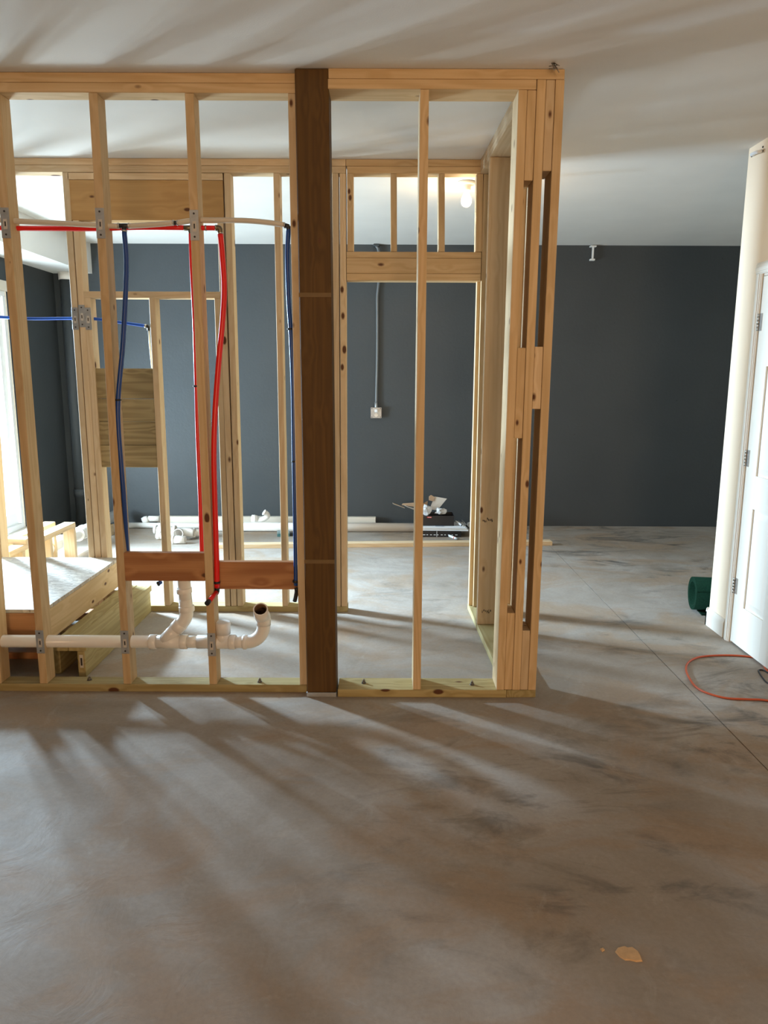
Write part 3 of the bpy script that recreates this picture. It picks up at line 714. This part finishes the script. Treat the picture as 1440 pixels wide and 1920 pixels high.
for x in (222.5, 241.5, 325, 333): crimp(cw, x, 423.5 if x < 300 else 418, (1, 0, 0))
crimp(cw, 233, 433, (0, 0, 1)); fitting(cw, 329, 418, (1, 0, 0), .009, .014)
crimp(cw, 533, 422.5, (1, 0, -.1)); fitting(cw, 538, 424, (1, 0, -.3), .0105, .020); fitting(cw, 540.5, 428, (0, 0, 1), .010, .022)
pex(cw, 'blue_drop', BLUEP, [(233, 434, YP), (237, 490, YP), (235, 560, .085), (230, 650, .072), (222, 740, .060), (222, 800, .060), (228, 880, .062), (232, 930, .066), (235.5, 985, .082), (238.5, 1035, .104), (242, 1075, .108)], .0105, label='blue drop behind the left backing board')
pex(cw, 'blue_drop', BLUEP, [(541, 430, YP), (539, 480, YP), (541, 560, YP), (545, 620, .085), (549.5, 730, .08), (551, 850, .08), (553, 960, .08), (554.5, 1050, .08), (555, 1098, .075)], .0105, label='blue drop beside the post')
for px, py, y in ((222, 750, .060), (544, 617, .085), (552, 865, .08)):
    ring('pipe_clip', at(px, py, 1, y), (0, 0, 1), .0135, .008, BLACKP, cw)
ring('pipe_clip', at(554.5, 1090, 1, .076), (0, 0, 1), .015, .012, BLACKP, cw)
tube('stub_end', [at(555.5, 1102, 1, .074), at(556, 1110, 1, .065), at(554, 1121, 1, .03), at(552.5, 1127, 1, .015)], .0095, BLACKP, cw, 10, smooth_n=4)
tube('stub_end', [at(297, 1094, 1, .10), at(302, 1091, 1, .112)], .010, BLUEP, cw, 10); ring('pipe_clip', at(296.5, 1094.5, 1, .098), (-1, -.3, -.5), .0115, .01, BLACKP, cw)

hw = empty('hot_water_line', at(355, 428, 1, .12), label='red water line with two drops to the low backing boards', cat='pipe')
YH = .115
pex(hw, 'red_pipe', REDP, [(-30, 427, YH), (20, 428, YH), (100, 428.5, YH), (180, 429, YH), (260, 426.5, YH), (345, 427, YH)], .0105)
pex(hw, 'red_pipe', REDP, [(376, 427.5, .10), (388, 427.5, .10), (404, 427.5, .10)], .0105)
fitting(hw, 352, 427.5, (1, 0, 0), .0115, .034, YH, BRASSD); fitting(hw, 357.5, 432, (0, 0, 1), .011, .03, YH, BRASSD)
crimp(hw, 386, 427.5, (1, 0, 0), .10); crimp(hw, 405, 427, (1, 0, 0), .10)
tube('elbow', [at(404, 427.5, 1, .10), at(409, 427.5, 1, .10), at(412.5, 430, 1, .10), at(413, 437, 1, .10)], .0125, BRASSD, hw, 12, smooth_n=5)
crimp(hw, 413.3, 437, (0, 0, 1), .10)
pex(hw, 'red_drop', REDP, [(358, 437, YH), (360, 500, YH), (365, 600, YH), (368.5, 720, YH), (371, 820, YH), (375, 920, YH), (378.5, 1030, YH), (380, 1070, YH)], .0105, label='red drop behind the third stud')
pex(hw, 'red_drop', REDP, [(413.4, 439, .10), (417, 480, .10), (420.5, 540, .095), (417.5, 600, .09), (410, 680, .088), (403.5, 770, .086), (401, 850, .084), (402.5, 930, .083), (405, 1010, .082), (406.5, 1060, .080), (407, 1102, .078)], .0125, label='thick red drop in front of the right backing board')
ring('pipe_clip', at(406.5, 1092, 1, .079), (0, 0, 1), .016, .012, BLACKP, hw); ring('pipe_clip', at(367.5, 724, 1, YH), (0, 0, 1), .0135, .008, BLACKP, hw)
tube('elbow', [at(407, 1100, 1, .078), at(407, 1108, 1, .078), at(405.5, 1112, 1, .066)], .012, BLACKP, hw, 12, smooth_n=4)
tube('stub_end', [at(405.5, 1111, 1, .066), at(392, 1127, 1, -.02)], .011, REDP, hw, 12, label='red stub pointing into the room')
tube('stub_cap', [at(391.5, 1127.5, 1, -.022), at(388, 1131.5, 1, -.045)], .012, BLACKP, hw, 12)

bl = empty('blue_supply_line', at(135, 598, 1, YB+.045), label='thin bright blue water line crossing the rear stud wall', cat='pipe')
yb = YB+.045
pex(bl, 'blue_pipe', BLUEL, [(-40, 592, yb), (15, 595.5, yb), (60, 597.5, yb), (135, 597, yb), (180, 598, yb), (215, 603, yb), (245, 607, yb), (272, 611, yb)], .0095)
ring('crimp_ring', at(273, 611.5, 1, yb), (1, 0, -.1), .0115, .012, NICKEL, bl)
tube('elbow', [at(274, 611.5, 1, yb), at(278.5, 612.5, 1, yb), at(279, 620, 1, yb)], .0105, BLACKP, bl, 10, smooth_n=4)
tube('drop', [at(279, 620, 1, yb), at(281, 650, 1, yb), at(285, 690, 1, yb+.03)], .005, WPEX, bl, 8)
for s, py in ((s_b2, 597), (s_b3, 592), (s_b4, 597)):
    nail_plate(s, py, YB, .13)

# ------------------------------------------------------------------ far wall fixtures
yo = YG-.022
ob = empty('outlet_box', at(705, 772, 1, YG), label='metal outlet box on the grey wall below its conduit', cat='outlet')
c = at(705.3, 774, 1, YG-.04)
box('metal_box', c.x-.051, c.x+.051, YG-.042, YG, c.z-.050, c.z+.050, STEEL, ob, bev=.006)
bm = bmesh.new(); add_box(bm, -.053, .053, -.003, 0, -.052, .052, .001)
cv = link('cover_plate', bm, STEEL, ob, wloc(ob, (c.x, YG-.043, c.z)))
for dz in (-.022, .021):
    bm = bmesh.new(); sweep(bm, [(0, 0, 0), (0, -.006, 0)], .0165, 20); s_ = link('receptacle', bm, TRIMW, cv, (0, -.002, dz))
bm = bmesh.new()
for dz in (-.022,):
    for dx in (-.006, .006): add_box(bm, dx-.0012, dx+.0012, -.0092, -.008, dz-.002, dz+.008)
for a, b in ((-.042, -.042), (.042, -.042), (-.042, .042), (.042, .042)): sweep(bm, [(a, -.002, b), (a, -.0045, b)], .005, 8)
tag(link('slots_and_screws', bm, INK, cv), kind='stuff')
bm = bmesh.new(); add_box(bm, -.015, .015, -.035, -.006, .006, .036, .004); link('plug', bm, PAPER, cv)
tube('conduit_connector', [at(705.5, 768, 1, YG-.03), at(705.2, 754, 1, YG-.024)], .016, STEEL, ob, 14)
cdp = [at(705.6, 757, 1, YG-.024), at(706, 730, 1, YG-.022), at(707, 690, 1, YG-.02), at(707.5, 640, 1, YG-.02), at(707.5, 590, 1, YG-.02), at(707.5, 555, 1, YG-.02), at(710, 530, 1, YG-.022), at(711, 500, 1, YG-.022), at(709.5, 470, 1, YG-.03), at(704.5, 459.5, 1, YG-.035)]
tube('electrical_conduit', cdp, .0125, CONDUIT, None, 12, smooth_n=5, label='thin grey painted conduit running down the back wall', cat='conduit')
pz = at(705.5, 458.5, 1, YG-.03)
box('junction_fitting', pz.x-.03, pz.x+.03, YG-.055, YG, pz.z-.02, HC-.002, GREYW, bev=.006, label='painted conduit fitting where the back wall meets the ceiling', cat='fitting')
def bracket(nm, px, py0, py1, label):
    a = at(px, py0, 1, YG-.03); b = at(px, py1, 1, YG-.03); r = empty(nm, (a.x, YG, a.z), label=label, cat='bracket')
    box('bracket_plate', a.x-.028, a.x+.028, YG-.055, YG-.001, a.z-.012, min(a.z, HC-.002), VINYL, r)
    box('bracket_arm', a.x-.006, a.x+.010, YG-.035, YG-.018, b.z, a.z-.012, VINYL, r); box('bracket_foot', a.x-.022, a.x+.022, YG-.045, YG-.001, b.z-.008, b.z+.008, VINYL, r)
bracket('wall_bracket', 1112, 461, 487, 'small white bracket at the top of the dark wall')
q = at(1419, 285, 0, XR)
rb = empty('rod_bracket', (XR, q.y, q.z), label='white plastic rod bracket high on the white wall corner', cat='bracket')
tube('bracket_arm', [at(1409, 290, 0, XR-.012), at(1414, 287, 0, XR-.03), at(1421, 285, 0, XR-.03), at(1427, 283, 0, XR-.010)], .009, VINYL, rb, 8, smooth_n=4)
for a, b in ((1431, 275.5), (1430.5, 283), (1410, 293)):
    s_ = at(a, b, 0, XR); bm = bmesh.new(); sweep(bm, [(0, 0, 0), (-.004, 0, 0)], .005, 8); link('screw', bm, INK, rb, wloc(rb, s_))
tube('bracket_stem', [at(1412.5, 292, 0, XR-.008), at(1412.5, 287, 0, XR-.018)], .006, VINYL, rb, 8)
q = at(1037, 118, 2, HC)
hs = empty('ceiling_screws', (q.x, q.y, HC), label='loose screws and wire stub hanging from the ceiling by the corner', cat='screws')
for k in range(4):
    a = Vector((q.x+random.uniform(-.006, .006), q.y, HC)); b = a+Vector((random.uniform(-.02, .02), -.02, -.018-.008*k))
    tube('screw', [a, b], .002, SCREWM, hs, 6)
for k in range(2): tube('wire', [Vector((q.x-.018, q.y-.01, HC-.016-k*.01)), Vector((q.x+.016, q.y-.01, HC-.012-k*.01))], .0018, SCREWM, hs, 6)

# bare bulb on the ceiling behind the doorway
q = at(875, 347, 2, HC-.02)
lf = empty('ceiling_light', (q.x, q.y, HC), label='bare glowing bulb in a round white ceiling lampholder', cat='light')
bm = bmesh.new(); sweep(bm, [(0, 0, 0), (0, 0, -.012), (0, 0, -.020), (0, 0, -.022), (0, 0, -.050), (0, 0, -.054)], [.056, .058, .050, .030, .026, .022], 28); link('lampholder', bm, TRIMW, lf)
prof = [(.013, -.050), (.014, -.064), (.020, -.078), (.029, -.094), (.034, -.112), (.033, -.128), (.026, -.143), (.014, -.152), (.002, -.155)]
bm = bmesh.new(); sweep(bm, [(0, 0, z) for r, z in prof], [r for r, z in prof], 24); link('bulb', bm, BULB, lf)
l = bpy.data.lights.new('bulb_light', 'POINT'); l.energy = 11; l.color = (1.0, .70, .36); l.shadow_soft_size = .04
lo = bpy.data.objects.new('bulb_light', l); C.objects.link(lo); lo.location = (q.x, q.y, HC-.21)

# ------------------------------------------------------------------ things on the far floor
def lying(nm, pA_, pB_, r, y0, y1, label, cat='pipe', inner=.004, group=None):
    """pipe lying on the floor between two photo x positions at depths y0, y1"""
    za = at(pA_, 985, 1, y0); zb2 = at(pB_, 985, 1, y1)
    return tube(nm, [(za.x, y0, r+.001), (zb2.x, y1, r+.001)], r, PVC, None, 18, inner=inner, label=label, cat=cat)
lying('drain_pipe', 395, 787, .044, 3.80, 3.80, 'thick white pipe lying foremost along the grey wall')
lying('drain_pipe', 237, 462, .028, 3.93, 3.91, 'thin white pipe lying behind the heap of fittings')
a = at(296, 970, 1, 4.05); b = at(704.5, 970, 1, 4.05)
box('trim_board', a.x, b.x, 4.03, 4.085, 0.0, .100, TRIMW, label='white trim board standing along the foot of the grey wall', cat='board', bev=.003)
# wye fitting resting against the board
fz = at(283, 985, 1, 3.985)
ft = empty('pipe_fitting', (fz.x, 3.97, .035), label='white bell fitting at the left end of the trim board', cat='fitting')
tube('body', [(fz.x-.02, 3.985, .085), (fz.x+.09, 3.985, .085)], .030, PVC, ft, 16, inner=.004); tube('bell', [(fz.x-.075, 3.975, .060), (fz.x-.045, 3.98, .074), (fz.x-.02, 3.985, .085)], [.038, .040, .033], PVC, ft, 16, inner=.004)
# p-trap
tq = at(491, 985, 1, 3.82); tx = tq.x
tp = empty('pipe_trap', (tx, 3.82, .09), label='white curved trap lying on the thick pipe by the rear stud', cat='fitting')
tube('trap_bend', [(tx-.075, 3.83, .125), (tx-.03, 3.83, .112), (tx+.02, 3.83, .120), (tx+.058, 3.82, .150), (tx+.050, 3.80, .178), (tx+.030, 3.79, .190)], .026, None, tp, 16, inner=.004, smooth_n=6, mats=[PVC, PVCIN])
tube('bell', [(tx-.095, 3.81, .128), (tx-.06, 3.825, .122), (tx-.04, 3.83, .120)], [.035, .036, .030], PVC, tp, 16)
ring('rim', (tx+.030, 3.79, .191), (-.55, -.2, .4), .031, .010, PVC, tp)
ring('rim', (tx-.07, 3.822, .124), (1, .3, 0), .038, .010, PVC, tp)
# heap of four fittings
def heap(nm, label, px, y, segs):
    o_ = at(px, 1005, 1, y); r = empty(nm, (o_.x, y, 0), label=label, cat='fitting', group='loose drain fittings')
    for nm2, pts, rad in segs: tube(nm2, [(o_.x+a_, y+b_, c_) for a_, b_, c_ in pts], rad, PVC, r, 16, inner=.004)
heap('pipe_fitting', 'short white coupling lying at the back left of the fittings heap', 305, 3.62, [('body', [(-.07, .03, .041), (.12, .02, .041)], .040), ('rim', [(-.085, .031, .045), (-.06, .03, .045)], .045), ('rim', [(.10, .02, .045), (.125, .02, .045)], .045)])
heap('pipe_fitting', 'white curved bend lying open end forward in the fittings heap', 312, 3.40, [('bend', arc((.03, 0, .035), (1, -.15, 0), (.5, .8, .2), .10) , .033), ('bell', [(-.09, .02, .038), (-.05, .012, .038)], .038)])
heap('pipe_fitting', 'short white socket foremost in the fittings heap', 337, 3.24, [('body', [(-.06, 0, .037), (.05, 0, .037)], .036), ('rim', [(-.068, 0, .040), (-.05, 0, .040)], .040)])
heap('pipe_fitting', 'round mouthed white elbow leaning at the right of the heap', 345, 3.42, [('bend', [(-.03, -.07, .072), (-.03, -.03, .072), (-.005, .0, .072), (.05, .01, .065), (.10, .0, .06)], .040), ('mouth', [(-.03, -.085, .072), (-.03, -.05, .072)], .046)])
heap('pipe_fitting', 'ribbed white coupling at the right end of the fittings heap', 366, 3.50, [('body', [(-.03, -.03, .05), (.07, .0, .05)], .038), ('rim', [(-.01, -.025, .05), (.01, -.02, .05)], .046), ('rim', [(.05, -.005, .05), (.07, .0, .05)], .046)])
# little teal organiser
q = at(533, 1005, 2, 0); tb = empty('parts_box', (q.x, q.y, 0), .15, label='small teal and black parts box on the floor behind the studs', cat='box')
box('tray', -.066, .05, -.03, .05, 0, .028, TEAL, tb, local=True); box('lid', -.066, .05, -.03, .05, .029, .048, plain('dull_clear_lid', (.25, .34, .35), .3), tb, local=True); box('latch', .052, .10, -.02, .03, 0, .03, BLACKP, tb, local=True)
# the plank on the floor
a = at(380, 1029.5, 2, 0); b = at(1035, 1023, 2, 0)
board('plank', (a.x, a.y+.045, T/2), (b.x, b.y+.045, T/2), PL, T, PINE_PALE, None, side=(0, 0, 1) if False else None, label='long pale two by four lying across the floor before the pipes', cat='plank')

# boxes by the wall
q = at(806, 1007, 2, 0); q2 = at(865, 1006, 2, 0)
lb = empty('flat_box', ((q.x+q2.x)/2, q.y+.12, 0), label='flat black box lying on the floor under the papers', cat='box')
fx0, fx1 = at(788, 1000, 1, q.y).x, at(865, 1000, 1, q.y).x
box('carton', fx0, fx1, q.y, q.y+.26, 0, .062, BOXB, lb)
box('seam_line', at(819, 1003, 1, q.y).x-.002, at(819, 1003, 1, q.y).x+.002, q.y-.001, q.y+.001, .002, .060, PAPER, lb, bev=0)
bm = bmesh.new()
for k in range(10): add_box(bm, -.18+k*.034, -.18+k*.034+random.uniform(.012, .026), -.001, .0, -.003, .003)
tag(link('lettering', bm, PAPER, lb, wloc(lb, ((fx0+fx1)/2+.01, q.y-.0005, .022))), kind='stuff')
pp = empty('papers', ((fx0+fx1)/2, q.y+.12, .062), label='white printed papers and plastic sheets stacked on the flat box', cat='paper')
for k in range(4):
    z = .063+k*.009; o_ = box('sheet', fx0-.02+k*.012, fx1+.07-.01*k, q.y-.01+.01*k, q.y+.24, z, z+.008, PAPER if k != 1 else CARDW, pp, bev=.001); o_.rotation_euler.z = (k-1.5)*.03
bm = bmesh.new(); add_box(bm, -.05, .03, -.05, .05, 0, .0006); link('print_block', bm, plain('blue_grey_print', (.22, .27, .36), .6), pp, wloc(pp, ((fx0+fx1)/2, q.y+.07, .1)))
zB = .100
bx0, bx1 = at(789, 975, 1, q.y+.05).x, at(851.5, 975, 1, q.y+.05).x
yb0, yb1 = q.y+.05, q.y+.26; hb = .095
bo = empty('open_box', ((bx0+bx1)/2, (yb0+yb1)/2, zB), label='open black box with raised brown flaps stuffed with plastic', cat='box')
bm = bmesh.new(); t = .004
for a_ in ((bx0, bx1, yb0, yb0+t), (bx0, bx1, yb1-t, yb1), (bx0, bx0+t, yb0+t, yb1-t), (bx1-t, bx1, yb0+t, yb1-t)): add_box(bm, *a_, zB, zB+hb)
add_box(bm, bx0+t, bx1-t, yb0+t, yb1-t, zB, zB+t); bmesh.ops.translate(bm, verts=bm.verts[:], vec=-bo.location)
link('carton', bm, BOXB, bo)
bm = bmesh.new(); add_box(bm, -.021, .021, -.001, 0, -.006, .006)
rl = link('red_label', bm, REDLAB, bo, wloc(bo, (at(805, 970, 1, yb0).x, yb0-.0005, at(805, 970, 1, yb0).z)))
bm = bmesh.new()
for k in range(7): add_box(bm, -.013+k*.0045, -.010+k*.0045, -.0006, 0, -.002, .0025)
tag(link('lettering', bm, PAPER, rl, (0, -.001, 0)), kind='stuff')
def flap(pts, nm='flap', m=(CARD, CARDW)):
    """a bent card flap from a ring of points, 3 mm thick"""
    P0 = [Vector(p) for p in pts]; nrm = (P0[1]-P0[0]).cross(P0[-1]-P0[0]).normalized()*.0025; bm = bmesh.new()
    A = [bm.verts.new(p-bo.location) for p in P0]; B_ = [bm.verts.new(p-bo.location+nrm) for p in P0]
    bm.faces.new(A); f = bm.faces.new(B_[::-1]); f.material_index = 1
    for i in range(len(P0)):
        f = bm.faces.new([A[i], B_[i], B_[(i+1) % len(P0)], A[(i+1) % len(P0)]])
    bmesh.ops.recalc_face_normals(bm, faces=bm.faces[:]); return link(nm, bm, list(m), bo)
yk = yb1
A_ = lambda x, y, d: at(x, y, 1, d)
flap([A_(805, 955, yk), A_(820, 957, yk), A_(838, 935, yk+.02), A_(815, 931, yk+.03)], m=(CARDW, CARDW))
flap([A_(804, 938, yk+.01), A_(812, 940, yk+.01), A_(815, 932, yk+.02), A_(808, 928, yk+.02), A_(804, 931, yk+.02)], m=(CARD, CARD))
flap([A_(790, 958, yb0+.1), A_(790, 946, yk-.02), A_(802, 939, yk), A_(801, 950, yk)], m=(CARD, CARDW))
flap([A_(790, 961, yb0+.02), A_(789, 957, yb1-.05), A_(758, 948, yb1-.03), A_(764, 951, yb0+.02)], m=(CARDW, CARDW))
flap([A_(789, 952, yb1-.02), A_(783, 942, yb1), A_(755, 944, yb1), A_(753, 947, yb1-.02)], m=(CARD, CARD))
flap([A_(759, 953, yb0+.03), A_(757, 951, yb0+.08), A_(736, 943, yb0+.06), A_(737, 945, yb0+.03)], m=(CARDW, CARD))
def crumple(nm, c_, r, seed, mat, par):
    bm = bmesh.new(); bmesh.ops.create_icosphere(bm, subdivisions=2, radius=1); rnd = random.Random(seed)
    for v in bm.verts: v.co = Vector((v.co.x*r[0], v.co.y*r[1], v.co.z*r[2]))*rnd.uniform(.65, 1.25)
    link(nm, bm, mat, par, wloc(par, c_))
cc = A_(800, 957, (yb0+yb1)/2); crumple('plastic_bag', cc, (.045, .06, .055), 3, PLASTIC, bo)
cc = A_(826, 959, (yb0+yb1)/2); crumple('plastic_bag', cc, (.055, .06, .035), 5, PLASTIC, bo)
# caulk tube, pliers, marker
q3 = at(866, 985, 1, q.y+.06)
ct = empty('caulk_tube', q3, label='silver nozzled tube lying across the papers beside the black box', cat='tube')
tube('barrel', [A_(854, 977, q.y+.10), A_(869, 987, q.y+.04)], .010, PAPER, ct, 12); tube('nozzle', [A_(869, 987, q.y+.04), A_(876, 993, q.y+.01)], [.006, .003], STEEL, ct, 8); ring('band', A_(866, 985, q.y+.05), (.8, -.3, -.6), .011, .012, BLACKP, ct)
pl_ = empty('pliers', A_(872, 984, q.y+.08), label='small dark pliers lying by the tube at the papers edge', cat='pliers')
tube('handle', [A_(858, 976, q.y+.12), A_(872, 984, q.y+.08)], .005, STEEL, pl_, 8); tube('handle', [A_(866, 975, q.y+.14), A_(875, 985, q.y+.08)], .005, STEEL, pl_, 8); tube('jaw', [A_(874, 985, q.y+.07), A_(880, 991, q.y+.04)], [.009, .004], BLACKP, pl_, 8)
mk_ = at(848, 1009, 2, .012); mk_o = empty('marker', mk_, label='white marker with red band on the floor before the flat box', cat='marker')
m0 = at(841, 1004, 2, .012); m1 = at(856, 1010, 2, .012)
tube('barrel', [m0, m1], .011, PAPER, mk_o, 12); ring('band', m0.lerp(m1, .75), m1-m0, .0118, .014, REDLAB, mk_o); tube('tip', [m1, m1+(m1-m0)*.12], [.008, .004], STEEL, mk_o, 8)
# second bag of bits leaning right of the papers
crumple('plastic_bag', A_(880, 984, q.y+.16), (.03, .03, .03), 9, PLASTIC, pp)

# ------------------------------------------------------------------ green carpet roll
rc = at(1303, 1153, 2, 0); 
cr = empty('carpet_roll', (rc.x+.1, rc.y+.08, 0), label='rolled dark green carpet lying behind the white wall corner', cat='carpet')
R0 = .112; bm = bmesh.new(); turns = 3.05; n = 110; th = .010
P_ = []
for i in range(n+1):
    a = -math.radians(200) - 2*math.pi*turns*i/n; r = R0 - (R0-.080)*i/n; P_.append((r*math.cos(a), r*math.sin(a)))
LX = .95
def ringv(x, off):
    out = []
    for i, (u, v) in enumerate(P_):
        L_ = math.hypot(u, v); out.append(bm.verts.new((x, u*(L_-off)/L_, v*(L_-off)/L_)))
    return out
x0_, x1_ = -.09, LX
o0, o1, i0, i1 = ringv(x0_, 0), ringv(x1_, 0), ringv(x0_, .009), ringv(x1_, .009)
for i in range(n):
    bm.faces.new([o0[i], o1[i], o1[i+1], o0[i+1]]).smooth = True; bm.faces.new([i0[i+1], i1[i+1], i1[i], i0[i]]).smooth = True
    bm.faces.new([o0[i+1], i0[i+1], i0[i], o0[i]]); bm.faces.new([o1[i], i1[i], i1[i+1], o1[i+1]])
bm.faces.new([o0[0], i0[0], i1[0], o1[0]]); bm.faces.new([o0[n], o1[n], i1[n], i0[n]])
bmesh.ops.recalc_face_normals(bm, faces=bm.faces[:])
ro = link('carpet', bm, GREENC, cr, (0, 0, R0+.004)); cr.rotation_euler.z = math.radians(-8)
bm = bmesh.new(); add_box(bm, -.05, LX, -.10, .03, 0.0, .008, .002)
link('loose_edge', bm, GREENC, cr, (0, 0, 0))

# ------------------------------------------------------------------ orange cord
ep = [(1500, 1330), (1440, 1313.5), (1400, 1311), (1360, 1308.5), (1325, 1299), (1305, 1288), (1293, 1272), (1286.5, 1256), (1290, 1243), (1304, 1234), (1325, 1230), (1360, 1228.5), (1395, 1230), (1418, 1234), (1430, 1243), (1436, 1254), (1450, 1270), (1480, 1300)]
oc = empty('extension_cord', at(1360, 1270, 2, 0), label='orange extension cord looped on the floor in front of the door', cat='cord')
tube('cord', [at(a, b, 2, .0055) for a, b in ep], .0052, ORANGE, oc, 8, smooth_n=6)
bp_ = [(1460, 1285), (1440, 1281), (1430, 1271), (1423, 1260), (1424, 1256), (1432, 1257), (1442, 1263), (1465, 1275)]
tube('power_lead', [at(a, b, 2, .004) for a, b in bp_], .0038, BLACKP, None, 8, smooth_n=6, label='thin black power lead curling beside the orange cord', cat='cord')

# ------------------------------------------------------------------ chips of compound and grit on the slab
def chip(pts, label):
    P3 = [at(a, b, 2, 0) for a, b in pts]; c_ = sum(P3, Vector())/len(P3); bm = bmesh.new(); n = len(P3)
    lo_ = [bm.verts.new(p-c_) for p in P3]; up = [bm.verts.new((p-c_)*.90+Vector((0, 0, .003))) for p in P3]; ce = bm.verts.new((0, 0, .0045))
    for i in range(n):
        bm.faces.new([lo_[i], lo_[(i+1) % n], up[(i+1) % n], up[i]]); bm.faces.new([up[i], up[(i+1) % n], ce])
    bmesh.ops.recalc_face_normals(bm, faces=bm.faces[:]); link('compound_chip', bm, MORTAR, None, c_); return bpy.context.scene.collection.objects[-1]
big = [(1153, 1785), (1158, 1777), (1170, 1774), (1176, 1777), (1186, 1776), (1197, 1784), (1201, 1792), (1205, 1803), (1193, 1804), (1181, 1801), (1172, 1801), (1162, 1795)]
tag(chip(big, ''), label='large beige patch of dried compound on the floor', cat='chip')
tag(chip([(1125, 1780), (1131, 1778), (1134, 1782), (1129, 1785)], ''), label='tiny beige speck left of the large dried patch', cat='chip')
